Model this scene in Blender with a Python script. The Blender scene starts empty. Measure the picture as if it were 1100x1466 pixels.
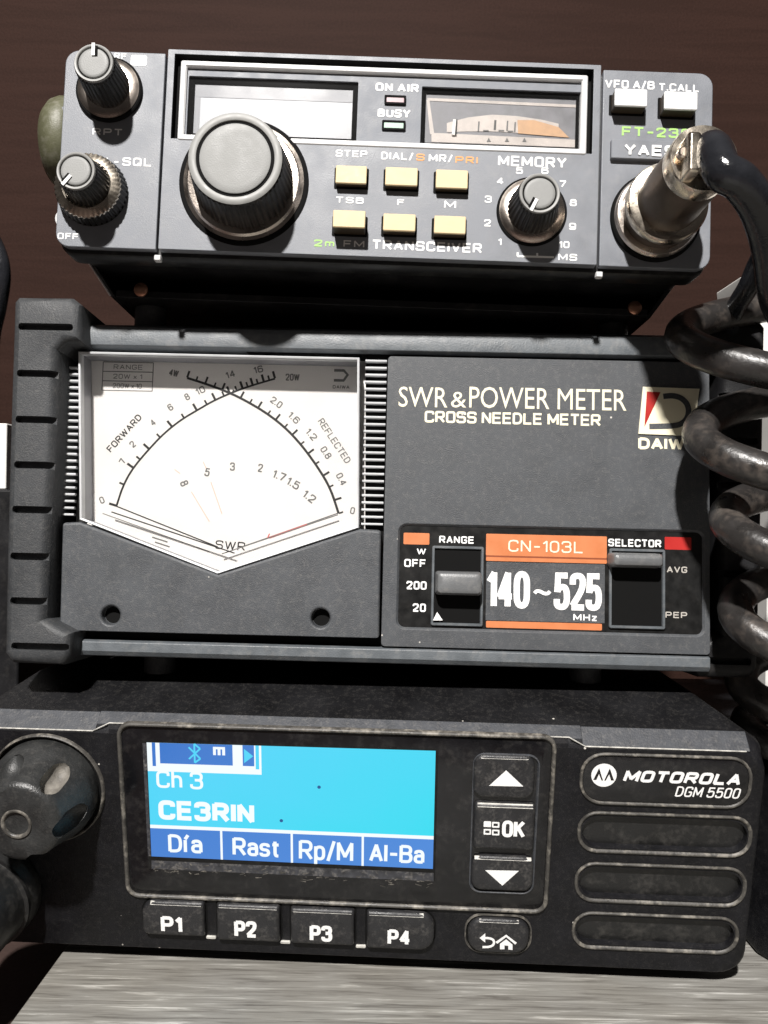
import bpy, bmesh, math, random
from math import sin, cos, pi, radians, hypot, atan2
from mathutils import Matrix, Vector
random.seed(7)
SC = bpy.context.scene
COL = SC.collection
MM = 0.001
CAMZ = 0.112                      # camera height above the wooden board, metres
F_PX, CX, CY, ROLL = 1150.0, 550.0, 733.0, radians(1.0)

# ------------------------------------------------------------------ camera, world, lamp, exposure
cd = bpy.data.cameras.new('camera'); cam = bpy.data.objects.new('camera', cd); COL.objects.link(cam)
cd.sensor_fit = 'HORIZONTAL'; cd.sensor_width = 36.0; cd.lens = 36.0 * F_PX / 1100.0
cd.clip_start = 0.01; cd.clip_end = 20.0
c_, s_ = cos(ROLL), sin(ROLL)
cam.matrix_world = Matrix(((c_, -s_, 0, 0), (0, 0, -1, 0), (s_, c_, 0, CAMZ), (0, 0, 0, 1)))
SC.camera = cam

W = bpy.data.worlds.new('World'); SC.world = W; W.use_nodes = True
wn, wl = W.node_tree.nodes, W.node_tree.links
bg = wn['Background']; bg.inputs['Strength'].default_value = 0.17
tc = wn.new('ShaderNodeTexCoord'); sx = wn.new('ShaderNodeSeparateXYZ'); rp = wn.new('ShaderNodeValToRGB')
mr = wn.new('ShaderNodeMapRange'); mr.inputs[1].default_value = -1; mr.inputs[2].default_value = 1
wl.new(tc.outputs['Generated'], sx.inputs[0]); wl.new(sx.outputs['Z'], mr.inputs[0])
wl.new(mr.outputs[0], rp.inputs[0]); wl.new(rp.outputs[0], bg.inputs[0])
rp.color_ramp.elements[0].color = (0.05, 0.035, 0.03, 1); rp.color_ramp.elements[0].position = 0.25
rp.color_ramp.elements[1].color = (0.30, 0.28, 0.27, 1); rp.color_ramp.elements[1].position = 0.8

ld = bpy.data.lights.new('room_lamp', 'AREA'); lamp = bpy.data.objects.new('room_lamp', ld); COL.objects.link(lamp)
ld.shape = 'DISK'; ld.size = 0.055; ld.energy = 36.0; ld.color = (1.0, 0.965, 0.93)
lamp.location = (-0.165, -0.72, CAMZ + 0.90)
lamp.rotation_euler = (Vector((0, 0.19, CAMZ)) - lamp.location).to_track_quat('-Z', 'Y').to_euler()

SC.view_settings.view_transform = 'Standard'; SC.view_settings.look = 'None'
SC.view_settings.gamma = 1.0; SC.view_settings.use_curve_mapping = False
SC.view_settings.exposure = 0.0
SC.cycles.max_bounces = 8; SC.cycles.transparent_max_bounces = 12
SC.cycles.use_denoising = True

# ------------------------------------------------------------------ materials
def mat(name, col, rough=0.5, metal=0.0, mottle=0.0, mscale=120.0, bump=0.0, bscale=3000.0, dust=0.0, dscale=700.0,
        dcol=(0.45, 0.42, 0.38), spec=0.5, emit=None, estr=0.0, coat=0.0, speck=0.0):
    m = bpy.data.materials.new(name); m.use_nodes = True
    n, l = m.node_tree.nodes, m.node_tree.links
    b = n['Principled BSDF']
    b.inputs['Roughness'].default_value = rough; b.inputs['Metallic'].default_value = metal
    b.inputs['Specular IOR Level'].default_value = spec; b.inputs['Coat Weight'].default_value = coat
    b.inputs['Coat Roughness'].default_value = 0.08
    b.inputs['Base Color'].default_value = (*col, 1)
    co = n.new('ShaderNodeTexCoord')
    cur = None
    def noise(scale, detail=3.0):
        t = n.new('ShaderNodeTexNoise'); t.inputs['Scale'].default_value = scale; t.inputs['Detail'].default_value = detail
        l.new(co.outputs['Object'], t.inputs['Vector']); return t
    if mottle:
        t = noise(mscale, 6.0); r = n.new('ShaderNodeValToRGB')
        r.color_ramp.elements[0].position = 0.3; r.color_ramp.elements[1].position = 0.7
        r.color_ramp.elements[0].color = (*[c * (1 - mottle) for c in col], 1)
        r.color_ramp.elements[1].color = (*[min(1, c * (1 + mottle)) for c in col], 1)
        l.new(t.outputs['Fac'], r.inputs[0]); cur = r.outputs[0]
        rr = n.new('ShaderNodeMapRange'); rr.inputs[1].default_value = 0.3; rr.inputs[2].default_value = 0.7
        rr.inputs[3].default_value = max(0.02, rough - 0.1); rr.inputs[4].default_value = min(1, rough + 0.1)
        l.new(t.outputs['Fac'], rr.inputs[0]); l.new(rr.outputs[0], b.inputs['Roughness'])
    def over(mask_out, colour, prev):
        mx = n.new('ShaderNodeMix'); mx.data_type = 'RGBA'
        l.new(mask_out, mx.inputs[0])
        if prev is None: mx.inputs[6].default_value = (*col, 1)
        else: l.new(prev, mx.inputs[6])
        mx.inputs[7].default_value = (*colour, 1)
        return mx.outputs[2]
    if dust:
        t = noise(dscale, 5.0); t2 = noise(dscale * 0.3, 3.0)
        mu = n.new('ShaderNodeMath'); mu.operation = 'MULTIPLY'; l.new(t.outputs['Fac'], mu.inputs[0]); l.new(t2.outputs['Fac'], mu.inputs[1])
        r = n.new('ShaderNodeMapRange'); r.inputs[1].default_value = 0.24; r.inputs[2].default_value = 0.45
        r.inputs[3].default_value = 0.0; r.inputs[4].default_value = dust; l.new(mu.outputs[0], r.inputs[0])
        cur = over(r.outputs[0], dcol, cur)
    if speck:
        v = n.new('ShaderNodeTexVoronoi'); v.inputs['Scale'].default_value = 330.0; l.new(co.outputs['Object'], v.inputs['Vector'])
        r = n.new('ShaderNodeMapRange'); r.inputs[1].default_value = 0.10; r.inputs[2].default_value = 0.06
        r.inputs[3].default_value = 0.0; r.inputs[4].default_value = 1.0; l.new(v.outputs['Distance'], r.inputs[0])
        sp = n.new('ShaderNodeSeparateXYZ'); l.new(v.outputs['Color'], sp.inputs[0])
        g = n.new('ShaderNodeMath'); g.operation = 'GREATER_THAN'; g.inputs[1].default_value = 1 - speck; l.new(sp.outputs[0], g.inputs[0])
        mu = n.new('ShaderNodeMath'); mu.operation = 'MULTIPLY'; l.new(r.outputs[0], mu.inputs[0]); l.new(g.outputs[0], mu.inputs[1])
        cur = over(mu.outputs[0], (0.6, 0.57, 0.52), cur)
    if cur is not None: l.new(cur, b.inputs['Base Color'])
    if bump:
        t = noise(bscale, 4.0); bp = n.new('ShaderNodeBump'); bp.inputs['Strength'].default_value = bump
        bp.inputs['Distance'].default_value = 0.0002; l.new(t.outputs['Fac'], bp.inputs['Height']); l.new(bp.outputs[0], b.inputs['Normal'])
    if emit:
        b.inputs['Emission Color'].default_value = (*emit, 1); b.inputs['Emission Strength'].default_value = estr
    return m

M = {}
M['blue_grey'] = mat('blue_grey_paint', (0.175, 0.1855, 0.2065), 0.47, mottle=0.10, mscale=160, bump=0.25, bscale=5000, dust=0.07, spec=0.5, speck=0.04)
M['trim_grey'] = mat('trim_grey_paint', (0.18, 0.1913, 0.2137), 0.5, mottle=0.12, mscale=300, bump=0.2, dust=0.1, spec=.3)
M['case_black'] = mat('case_black', (0.010, 0.010, 0.011), 0.5, mottle=0.3, bump=0.3, dust=0.03, spec=0.25)
M['black'] = mat('black_plastic', (0.010, 0.010, 0.010), 0.38, mottle=0.2, bump=0.15, dust=0.06)
M['void'] = mat('dark_recess', (0.006, 0.006, 0.006), 0.8, spec=0.1)
M['nickel'] = mat('worn_nickel', (0.68, 0.6, 0.53), 0.26, metal=1.0, mottle=0.06, mscale=150, bump=0.1, bscale=2500)
M['brass'] = mat('old_brass', (0.74, 0.66, 0.55), 0.24, metal=1.0, mottle=0.12, mscale=220, bump=0.10, bscale=2500)
M['barrel'] = mat('dark_bronze_barrel', (0.102, 0.0792, 0.0624), 0.40, metal=0.6, mottle=0.12, mscale=160, bump=0.15, dust=0.05)
M['white_metal'] = mat('bright_trim', (0.62, 0.62, 0.62), 0.45, metal=0.0, mottle=0.05, bump=0.1)
M['cap'] = mat('satin_knob_cap', (0.2394, 0.2419, 0.2356), 0.55, mottle=0.10, mscale=300, bump=0.25, bscale=4000)
M['rim'] = mat('knob_rim', (0.27, 0.27, 0.26), 0.5, mottle=0.1, mscale=500)
M['white'] = mat('white_print', (0.86, 0.86, 0.85), 0.6)
M['orange_print'] = mat('orange_print', (0.75, 0.32, 0.1), 0.6)
M['green_print'] = mat('green_print', (0.34, 0.6, 0.16), 0.6)
M['cream_key'] = mat('cream_key', (0.66, 0.52, 0.3), 0.55, mottle=0.07, mscale=500, bump=0.1)
M['grey_key'] = mat('pale_grey_key', (0.80, 0.80, 0.79), 0.5, mottle=0.05, bump=0.1)
M['key_side'] = mat('brown_key_side', (0.05, 0.035, 0.02), 0.5)
M['lcd'] = mat('lcd_pale', (0.4465, 0.4607, 0.4845), 0.4, mottle=0.22, mscale=55)
M['window_grey'] = mat('window_grey', (0.2352, 0.2412, 0.26), 0.4, mottle=0.2, mscale=120)
M['dial_grey'] = mat('dial_grey', (0.2173, 0.2173, 0.23), 0.5, mottle=0.2, mscale=260)
M['dial_white'] = mat('dial_white', (0.84, 0.815, 0.785), 0.6, mottle=0.03, mscale=90)
M['dial_orange'] = mat('dial_orange', (0.58, 0.37, 0.22), 0.6, mottle=0.1, mscale=500)
M['led_red'] = mat('led_red', (0.33, 0.20, 0.22), 0.3)
M['led_green'] = mat('led_green', (0.28, 0.42, 0.33), 0.3)
M['olive'] = mat('olive_plastic', (0.0945, 0.0945, 0.0536), 0.5, mottle=0.25, mscale=140, bump=0.3, dust=0.2)
M['meter_grey'] = mat('meter_grey', (0.0616, 0.0662, 0.0728), 0.55, mottle=0.12, mscale=140, bump=0.5, bscale=4200, dust=0.10, dscale=2300, speck=0.09)
M['meter_edge'] = mat('meter_edge_grey', (0.1026, 0.1143, 0.1248), 0.45, mottle=0.14, mscale=200, bump=0.35, dust=0.15)
M['rib'] = mat('rib_grey', (0.5625, 0.5737, 0.585), 0.45, mottle=0.1)
M['rubber'] = mat('grey_rubber', (0.0349, 0.0372, 0.0402), 0.6, mottle=0.16, mscale=130, bump=0.5, bscale=3200, dust=0.07, dscale=2400)
M['panel_black'] = mat('panel_black', (0.008, 0.008, 0.008), 0.5, mottle=0.3, mscale=400, dust=0.02, spec=0.2)
M['amber'] = mat('amber_print', (0.58, 0.19, 0.07), 0.5, mottle=0.06, mscale=300)
M['amber_line'] = mat('amber_line', (0.25, 0.06, 0.02), 0.5)
M['red_print'] = mat('red_print', (0.416, 0.0128, 0.0096), 0.5, mottle=0.08)
M['cream_print'] = mat('cream_print', (0.86, 0.80, 0.60), 0.5)
M['shaded_print'] = mat('shaded_print', (0.45, 0.42, 0.38), 0.6)  # switch legends greyed, the shade over them put into the print colour
M['lever'] = mat('grey_lever', (0.128, 0.132, 0.136), 0.4, mottle=0.1, bump=0.2, dust=0.15)
M['ink'] = mat('black_ink', (0.02, 0.02, 0.02), 0.6)
M['ink_grey'] = mat('faded_ink', (0.16, 0.16, 0.155), 0.6)
M['ink_red'] = mat('red_ink', (0.65, 0.13, 0.12), 0.6)
M['radio'] = mat('radio_black', (0.0075, 0.0075, 0.009), 0.5, mottle=0.3, mscale=160, bump=0.4, bscale=3200, dust=0.03, dscale=2600, speck=0.05, spec=0.25)
M['radio_top'] = mat('radio_dusty_top', (0.008, 0.008, 0.009), 0.5, mottle=0.3, mscale=90, bump=0.4, dust=0.045, dscale=2600, speck=0.10, spec=0.3)
M['radio_edge'] = mat('radio_pale_edge', (0.052, 0.0552, 0.0624), 0.5, mottle=0.15, mscale=420, bump=0.4, bscale=2500, dust=0.12, dscale=2000, spec=.3)  # paler than the housing; carries the painted highlight of the top bevel
M['rimline'] = mat('dusty_rim_line', (0.06, 0.056, 0.05), 0.5, mottle=0.5, mscale=300, bump=0.3, bscale=2000, dust=0.65, dscale=800, dcol=(0.36, 0.33, 0.28))
M['lens'] = mat('gloss_black_lens', (0.006, 0.006, 0.007), 0.16, mottle=0.3, mscale=200, dust=0.03)
M['key_black'] = mat('rubber_key', (0.016, 0.016, 0.0176), 0.45, mottle=0.2, mscale=300, bump=0.4, dust=0.10, dscale=1500)
M['key_edge'] = mat('highlight_dust_edge', (0.4624, 0.4508, 0.4162), 0.5, mottle=0.4, mscale=500, bump=0.3)  # pale edge: painted highlights on the keys, dust on the housing edge
M['dimple'] = mat('dusty_dimple', (0.156, 0.144, 0.126), 0.6, mottle=0.5, mscale=380, bump=0.6, bscale=2000)
M['knob_soft'] = mat('soft_black_knob', (0.0245, 0.0253, 0.0253), 0.40, mottle=0.4, mscale=150, bump=0.45, bscale=2600, dust=0.05, dscale=1800)
M['cord'] = mat('cord_rubber', (0.016, 0.0168, 0.02), 0.2, mottle=0.3, mscale=180, bump=0.35, bscale=1500)
M['cord_dusty'] = mat('dusty_cord_rubber', (0.024, 0.022, 0.021), 0.33, mottle=0.3, mscale=170, bump=0.5, bscale=1100, dust=0.6, dscale=520, dcol=(0.12, 0.100, 0.085))
M['scale_white'] = mat('meter_scale_white', (0.572, 0.52, 0.481), 0.5, mottle=0.15, mscale=300)
M['lip_grey'] = mat('lip_grey', (0.035, 0.036, 0.042), 0.5, mottle=0.5, mscale=500, dust=.3, dscale=1500)
M['ink_pink'] = mat('pink_ink', (0.8, 0.5, 0.42), 0.6)
M['paper'] = mat('white_card', (0.78, 0.77, 0.74), 0.7, mottle=0.04)
M['steel'] = mat('bare_steel', (0.6, 0.6, 0.6), 0.3, metal=1.0, mottle=0.2)
M['rust'] = mat('copper_screw', (0.62, 0.33, 0.22), 0.35, metal=1.0, mottle=0.2)

def pane_mat(name, amount):
    m = bpy.data.materials.new(name); m.use_nodes = True; n, l = m.node_tree.nodes, m.node_tree.links
    n.remove(n['Principled BSDF'])
    t = n.new('ShaderNodeBsdfTransparent'); g = n.new('ShaderNodeBsdfGlossy'); g.inputs['Roughness'].default_value = 0.06
    mx = n.new('ShaderNodeMixShader'); fr = n.new('ShaderNodeFresnel'); fr.inputs[0].default_value = 1.45
    ad = n.new('ShaderNodeMath'); ad.operation = 'ADD'; ad.inputs[1].default_value = amount
    l.new(fr.outputs[0], ad.inputs[0]); l.new(ad.outputs[0], mx.inputs[0])
    l.new(t.outputs[0], mx.inputs[1]); l.new(g.outputs[0], mx.inputs[2]); l.new(mx.outputs[0], n['Material Output'].inputs[0])
    t.inputs[0].default_value = (0.97, 0.97, 0.97, 1)
    return m
M['pane'] = pane_mat('clear_pane', 0.01)

def glow(name, col, s):
    m = bpy.data.materials.new(name); m.use_nodes = True
    b = m.node_tree.nodes['Principled BSDF']; b.inputs['Base Color'].default_value = (0.01, 0.01, 0.01, 1); b.inputs['Roughness'].default_value = 0.25
    b.inputs['Emission Color'].default_value = (*col, 1); b.inputs['Emission Strength'].default_value = s
    return m
def backlight(name, c0, c1, s):
    m = glow(name, c0, s); n, l = m.node_tree.nodes, m.node_tree.links
    co = n.new('ShaderNodeTexCoord'); sp = n.new('ShaderNodeSeparateXYZ'); l.new(co.outputs['Object'], sp.inputs[0])
    a = n.new('ShaderNodeMath'); a.operation = 'MULTIPLY_ADD'; a.inputs[1].default_value = .55; l.new(sp.outputs['X'], a.inputs[0]); 
    z = n.new('ShaderNodeMath'); z.operation = 'MULTIPLY'; z.inputs[1].default_value = -1.0; l.new(sp.outputs['Z'], z.inputs[0]); l.new(z.outputs[0], a.inputs[2])
    t = n.new('ShaderNodeTexNoise'); t.inputs['Scale'].default_value = 60; l.new(co.outputs['Object'], t.inputs['Vector'])
    b_ = n.new('ShaderNodeMath'); b_.operation = 'MULTIPLY_ADD'; b_.inputs[1].default_value = .02; l.new(t.outputs['Fac'], b_.inputs[0]); l.new(a.outputs[0], b_.inputs[2])
    r = n.new('ShaderNodeMapRange'); r.inputs[1].default_value = -.045; r.inputs[2].default_value = .030; l.new(b_.outputs[0], r.inputs[0])
    mx = n.new('ShaderNodeMix'); mx.data_type = 'RGBA'; mx.inputs[6].default_value = (*c0, 1); mx.inputs[7].default_value = (*c1, 1); l.new(r.outputs[0], mx.inputs[0])
    l.new(mx.outputs[2], n['Principled BSDF'].inputs['Emission Color']); return m
M['lcd_cyan'] = backlight('screen_cyan', (0.10, 0.63, 0.97), (0.02, 0.70, 0.86), 1.0)
M['lcd_blue'] = backlight('screen_blue', (0.030, 0.17, 0.60), (0.06, 0.25, 0.72), 0.95)
M['lcd_white'] = glow('screen_white', (0.90, 0.97, 1.0), 1.0)
M['lcd_dark'] = glow('screen_dark_dot', (0.0, 0.10, 0.35), 0.8)

# wood board: fine grain running left to right
def wood():
    m = bpy.data.materials.new('pale_grey_wood'); m.use_nodes = True; n, l = m.node_tree.nodes, m.node_tree.links
    b = n['Principled BSDF']; b.inputs['Roughness'].default_value = 0.55
    co = n.new('ShaderNodeTexCoord'); mp = n.new('ShaderNodeMapping'); mp.inputs['Scale'].default_value = (48, 850, 100)
    l.new(co.outputs['Object'], mp.inputs[0])
    t = n.new('ShaderNodeTexNoise'); t.inputs['Scale'].default_value = 1.0; t.inputs['Detail'].default_value = 7; t.inputs['Roughness'].default_value = 0.62
    t.inputs['Distortion'].default_value = 0.6
    l.new(mp.outputs[0], t.inputs['Vector'])
    r = n.new('ShaderNodeValToRGB'); e = r.color_ramp.elements
    e[0].position = 0.30; e[0].color = (0.107, 0.100, 0.089, 1); e[1].position = 0.72; e[1].color = (0.626, 0.614, 0.583, 1)
    x = e.new(0.46); x.color = (0.228, 0.220, 0.202, 1); x = e.new(0.58); x.color = (0.285, 0.278, 0.256, 1)
    l.new(t.outputs['Fac'], r.inputs[0])
    t2 = n.new('ShaderNodeTexNoise'); t2.inputs['Scale'].default_value = 35; t2.inputs['Detail'].default_value = 4; l.new(co.outputs['Object'], t2.inputs['Vector'])
    mx = n.new('ShaderNodeMix'); mx.data_type = 'RGBA'; mx.blend_type = 'MULTIPLY'; mx.inputs[0].default_value = 0.5
    r2 = n.new('ShaderNodeValToRGB'); r2.color_ramp.elements[0].position = 0.35; r2.color_ramp.elements[0].color = (0.72, 0.68, 0.62, 1); r2.color_ramp.elements[1].position = 0.6
    l.new(t2.outputs['Fac'], r2.inputs[0]); l.new(r.outputs[0], mx.inputs[6]); l.new(r2.outputs[0], mx.inputs[7]); l.new(mx.outputs[2], b.inputs['Base Color'])
    bp = n.new('ShaderNodeBump'); bp.inputs['Strength'].default_value = 0.35; bp.inputs['Distance'].default_value = 0.0004
    l.new(t.outputs['Fac'], bp.inputs['Height']); l.new(bp.outputs[0], b.inputs['Normal'])
    return m
M['wood'] = wood()
def brown_wall():
    m = bpy.data.materials.new('dark_brown_board'); m.use_nodes = True; n, l = m.node_tree.nodes, m.node_tree.links
    b = n['Principled BSDF']; b.inputs['Roughness'].default_value = 0.6; b.inputs['Specular IOR Level'].default_value = 0.04
    co = n.new('ShaderNodeTexCoord'); mp = n.new('ShaderNodeMapping'); mp.inputs['Scale'].default_value = (14, 14, 190); l.new(co.outputs['Object'], mp.inputs[0])
    t = n.new('ShaderNodeTexNoise'); t.inputs['Detail'].default_value = 7; t.inputs['Scale'].default_value = 1; t.inputs['Distortion'].default_value = .8; l.new(mp.outputs[0], t.inputs['Vector'])
    f = n.new('ShaderNodeTexNoise'); f.inputs['Scale'].default_value = 900; f.inputs['Detail'].default_value = 2; l.new(co.outputs['Object'], f.inputs['Vector'])
    g = n.new('ShaderNodeTexNoise'); g.inputs['Scale'].default_value = 7; g.inputs['Detail'].default_value = 2; l.new(co.outputs['Object'], g.inputs['Vector'])
    a = n.new('ShaderNodeMath'); a.operation = 'MULTIPLY_ADD'; a.inputs[1].default_value = .8; l.new(f.outputs['Fac'], a.inputs[0]); l.new(t.outputs['Fac'], a.inputs[2])
    a2 = n.new('ShaderNodeMath'); a2.operation = 'MULTIPLY_ADD'; a2.inputs[1].default_value = .5; l.new(g.outputs['Fac'], a2.inputs[0]); l.new(a.outputs[0], a2.inputs[2])
    r = n.new('ShaderNodeValToRGB'); r.color_ramp.elements[0].position = .75; r.color_ramp.elements[1].position = 1.25
    r.color_ramp.elements[0].position = .72; r.color_ramp.elements[1].position = 1.0
    r.color_ramp.elements[0].color = (.026, .0135, .0105, 1); r.color_ramp.elements[1].color = (.033, .0170, .0132, 1)
    sc = n.new('ShaderNodeMath'); sc.operation = 'MULTIPLY'; sc.inputs[1].default_value = .75; l.new(a2.outputs[0], sc.inputs[0]); l.new(sc.outputs[0], r.inputs[0]); l.new(r.outputs[0], b.inputs['Base Color'])
    bp = n.new('ShaderNodeBump'); bp.inputs['Strength'].default_value = .3; bp.inputs['Distance'].default_value = .0003; l.new(a.outputs[0], bp.inputs['Height']); l.new(bp.outputs[0], b.inputs['Normal'])
    return m
M['wall'] = brown_wall()
M['floor'] = mat('dark_brown_cloth', (0.0425, 0.0238, 0.0187), 0.85, mottle=0.4, mscale=40, bump=1.0, bscale=900)

# ------------------------------------------------------------------ mesh helpers (everything in millimetres; x right, y away, z up)
class MB:
    def __init__(s): s.v, s.f, s.m, s.cur = [], [], [], 0
    def mi(s, i): s.cur = i; return s
    def add(s, v, f):
        o = len(s.v); s.v += [tuple(p) for p in v]; s.f += [[o + i for i in q] for q in f]; s.m += [s.cur] * len(f); return s
    def loft(s, loops, cap0=True, cap1=True, close=False):
        n = len(loops[0]); v = [p for lp in loops for p in lp]; f = []
        k = len(loops)
        for a in range(k if close else k - 1):
            b = (a + 1) % k
            for i in range(n):
                j = (i + 1) % n; f.append([a * n + i, a * n + j, b * n + j, b * n + i])
        if not close:
            if cap0: f.append(list(range(n))[::-1])
            if cap1: f.append([(k - 1) * n + i for i in range(n)])
        return s.add(v, f)
    def prism(s, pts, y0, y1, ch=0.0):
        """outline pts (x,z) from front y0 to back y1; ch chamfers the front edge by shrinking toward the centroid"""
        if ch:
            cx = sum(p[0] for p in pts) / len(pts); cz = sum(p[1] for p in pts) / len(pts)
            q = inset(pts, ch)
            return s.loft([[(x, y0, z) for x, z in q], [(x, y0 + ch, z) for x, z in pts], [(x, y1, z) for x, z in pts]])
        return s.loft([[(x, y0, z) for x, z in pts], [(x, y1, z) for x, z in pts]])
    def box(s, x0, x1, y0, y1, z0, z1):
        return s.prism([(x0, z0), (x1, z0), (x1, z1), (x0, z1)], y0, y1)
    def rblock(s, cx, cz, w, h, r, levels):
        return s.loft([[(x, y, z) for x, z in rr(cx, cz, w - 2 * i, h - 2 * i, max(r - i, 0.02))] for y, i in levels])
    def ring(s, cx, cz, w, h, r, levels):
        """closed profile (y, inset) swept round a rounded rectangle"""
        return s.loft([[(x, y, z) for x, z in rr(cx, cz, w - 2 * i, h - 2 * i, max(r - i, 0.02))] for y, i in levels], close=True)
    def lathe(s, cx, cz, prof, n=64, flute=None, cap0=True, cap1=True):
        """profile (radius, height towards the viewer, fluted?)"""
        loops = []
        for p in prof:
            r, h = p[0], p[1]; fl = len(p) > 2 and p[2]
            lp = []
            for i in range(n):
                a = 2 * pi * i / n; q = r
                if fl and flute: q = r * (1 + flute[1] * (1 if (i * flute[0] * 2 // n) % 2 else -1))
                lp.append((cx + q * cos(a), -h, cz + q * sin(a)))
            loops.append(lp)
        return s.loft(loops, cap0, cap1)
    def tube(s, pts, r, n=14, cap=True):
        P = [Vector(p) for p in pts]; loops = []
        t = (P[1] - P[0]).normalized(); ref = Vector((0, 0, 1)) if abs(t.z) < 0.9 else Vector((1, 0, 0))
        nrm = t.cross(ref).normalized()
        for i, p in enumerate(P):
            t = (P[min(i + 1, len(P) - 1)] - P[max(i - 1, 0)]).normalized()
            nrm = (nrm - t * nrm.dot(t)).normalized(); b = t.cross(nrm)
            q = r[i] if isinstance(r, (list, tuple)) else r
            loops.append([tuple(p + (nrm * cos(2 * pi * k / n) + b * sin(2 * pi * k / n)) * q) for k in range(n)])
        return s.loft(loops, cap, cap)
    def bar2(s, a, b, w, y, t=0.06):
        """flat printed line from a to b on the plane y"""
        dx, dz = b[0] - a[0], b[1] - a[1]; L = hypot(dx, dz) or 1; nx, nz = -dz / L * w / 2, dx / L * w / 2
        return s.prism([(a[0] + nx, a[1] + nz), (a[0] - nx, a[1] - nz), (b[0] - nx, b[1] - nz), (b[0] + nx, b[1] + nz)], y - t, y)
    def poly(s, pts, y, t=0.06): return s.prism(pts, y - t, y)
    def strip(s, pts, w, y, t=0.06):
        L, R_ = [], []
        for i, p in enumerate(pts):
            a, b = pts[max(i - 1, 0)], pts[min(i + 1, len(pts) - 1)]
            dx, dz = b[0] - a[0], b[1] - a[1]; q = hypot(dx, dz) or 1
            L.append((p[0] - dz / q * w / 2, p[1] + dx / q * w / 2)); R_.append((p[0] + dz / q * w / 2, p[1] - dx / q * w / 2))
        return s.prism(L + R_[::-1], y - t, y)
    def line(s, pts, w, y, closed=False, ext=0.0):
        """flat stroke of even width with mitred corners"""
        q = [pts[0]]
        for p in pts[1:]:
            if hypot(p[0] - q[-1][0], p[1] - q[-1][1]) > 1e-5: q.append(p)
        if closed and hypot(q[0][0] - q[-1][0], q[0][1] - q[-1][1]) < 1e-5: q.pop()
        n = len(q); V_ = []
        for i in range(n):
            a = q[i - 1] if (i > 0 or closed) else None; b = q[(i + 1) % n] if (i < n - 1 or closed) else None; p = q[i]
            u = Vector((p[0] - a[0], p[1] - a[1])).normalized() if a else None; v = Vector((b[0] - p[0], b[1] - p[1])).normalized() if b else None
            if u is None: u = v; e = -ext
            elif v is None: v = u; e = ext
            else: e = 0
            m = Vector((-u.y - v.y, u.x + v.x)); m = m.normalized() * min(2 / m.length, 1.3) if m.length > .05 else Vector((-u.y, u.x))
            f_ = .35 if e else 0
            px, pz = p[0] + u.x * e * f_, p[1] + u.y * e * f_
            V_ += [(px + m.x * w / 2, y, pz + m.y * w / 2), (px - m.x * w / 2, y, pz - m.y * w / 2)]
        F_ = [[2 * i, 2 * i + 1, (2 * i + 3) % (2 * n), (2 * i + 2) % (2 * n)] for i in range(n if closed else n - 1)]
        return s.add(V_, F_)
    def text(s, txt, cx, cz, w, h, y, bold=0.0, shear=0.0, rot=0.0, t=0.06, space=1.0):
        cu = bpy.data.curves.new('t', 'FONT'); cu.body = txt; cu.size = 1.0; cu.offset = bold; cu.shear = shear
        cu.space_character = space; cu.extrude = 0.05; cu.resolution_u = 3
        ob = bpy.data.objects.new('t', cu); COL.objects.link(ob)
        ev = ob.evaluated_get(bpy.context.evaluated_depsgraph_get()); me = ev.to_mesh()
        vs = [v.co.copy() for v in me.vertices]; fs = [list(p.vertices) for p in me.polygons]
        ev.to_mesh_clear(); bpy.data.objects.remove(ob); bpy.data.curves.remove(cu)
        if not vs: return s
        x0, x1 = min(v.x for v in vs), max(v.x for v in vs); y0, y1 = min(v.y for v in vs), max(v.y for v in vs)
        c, n = cos(rot), sin(rot); out = []
        for v in vs:
            a = ((v.x - x0) / max(x1 - x0, 1e-6) - 0.5) * w; b = ((v.y - y0) / max(y1 - y0, 1e-6) - 0.5) * h
            out.append((cx + a * c - b * n, y - t * (0.5 + v.z / 0.1), cz + a * n + b * c))
        return s.add(out, fs)
    def build(s, name, mats, parent=None, off=None, bevel=0.0, smooth=35.0, cut=None, segs=2, label=None, own=False):
        keys = [mats] if isinstance(mats, str) else list(mats); mats = [M[k] for k in keys]
        bm = bmesh.new(); vv = [bm.verts.new((x * MM, y * MM, z * MM)) for x, y, z in s.v]
        for q, mi in zip(s.f, s.m):
            if len(set(q)) < 3: continue
            try: f = bm.faces.new([vv[i] for i in q]); f.material_index = mi
            except ValueError: pass
        bmesh.ops.recalc_face_normals(bm, faces=bm.faces)
        me = bpy.data.meshes.new(name); bm.to_mesh(me); bm.free()
        for m in mats: me.materials.append(m)
        ob = bpy.data.objects.new(name, me); COL.objects.link(ob)
        if cut is not None:
            cut.m = cut.m if own else [len(mats) - 1] * len(cut.f); cu = cut.build('cutter', keys); bo = ob.modifiers.new('b', 'BOOLEAN'); bo.operation = 'DIFFERENCE'; bo.solver = 'EXACT'; bo.object = cu
            dg = bpy.context.evaluated_depsgraph_get(); nm = bpy.data.meshes.new_from_object(ob.evaluated_get(dg))
            ob.modifiers.clear(); ob.data = nm; nm.name = name; bpy.data.objects.remove(cu)
            idx = [min(p.material_index, len(mats) - 1) for p in nm.polygons]
            nm.materials.clear()
            for m in mats: nm.materials.append(m)
            for p, k in zip(nm.polygons, idx): p.material_index = k
        me = ob.data
        for p in me.polygons: p.use_smooth = True
        me.set_sharp_from_angle(angle=radians(smooth))
        if bevel:
            b = ob.modifiers.new('bevel', 'BEVEL'); b.width = bevel * MM; b.segments = segs; b.limit_method = 'ANGLE'; b.angle_limit = radians(40); b.harden_normals = True
        if parent is not None: ob.parent = parent
        if off is not None: ob.location = [-o * MM for o in off]
        if label: ob['label'] = label
        return ob


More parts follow.
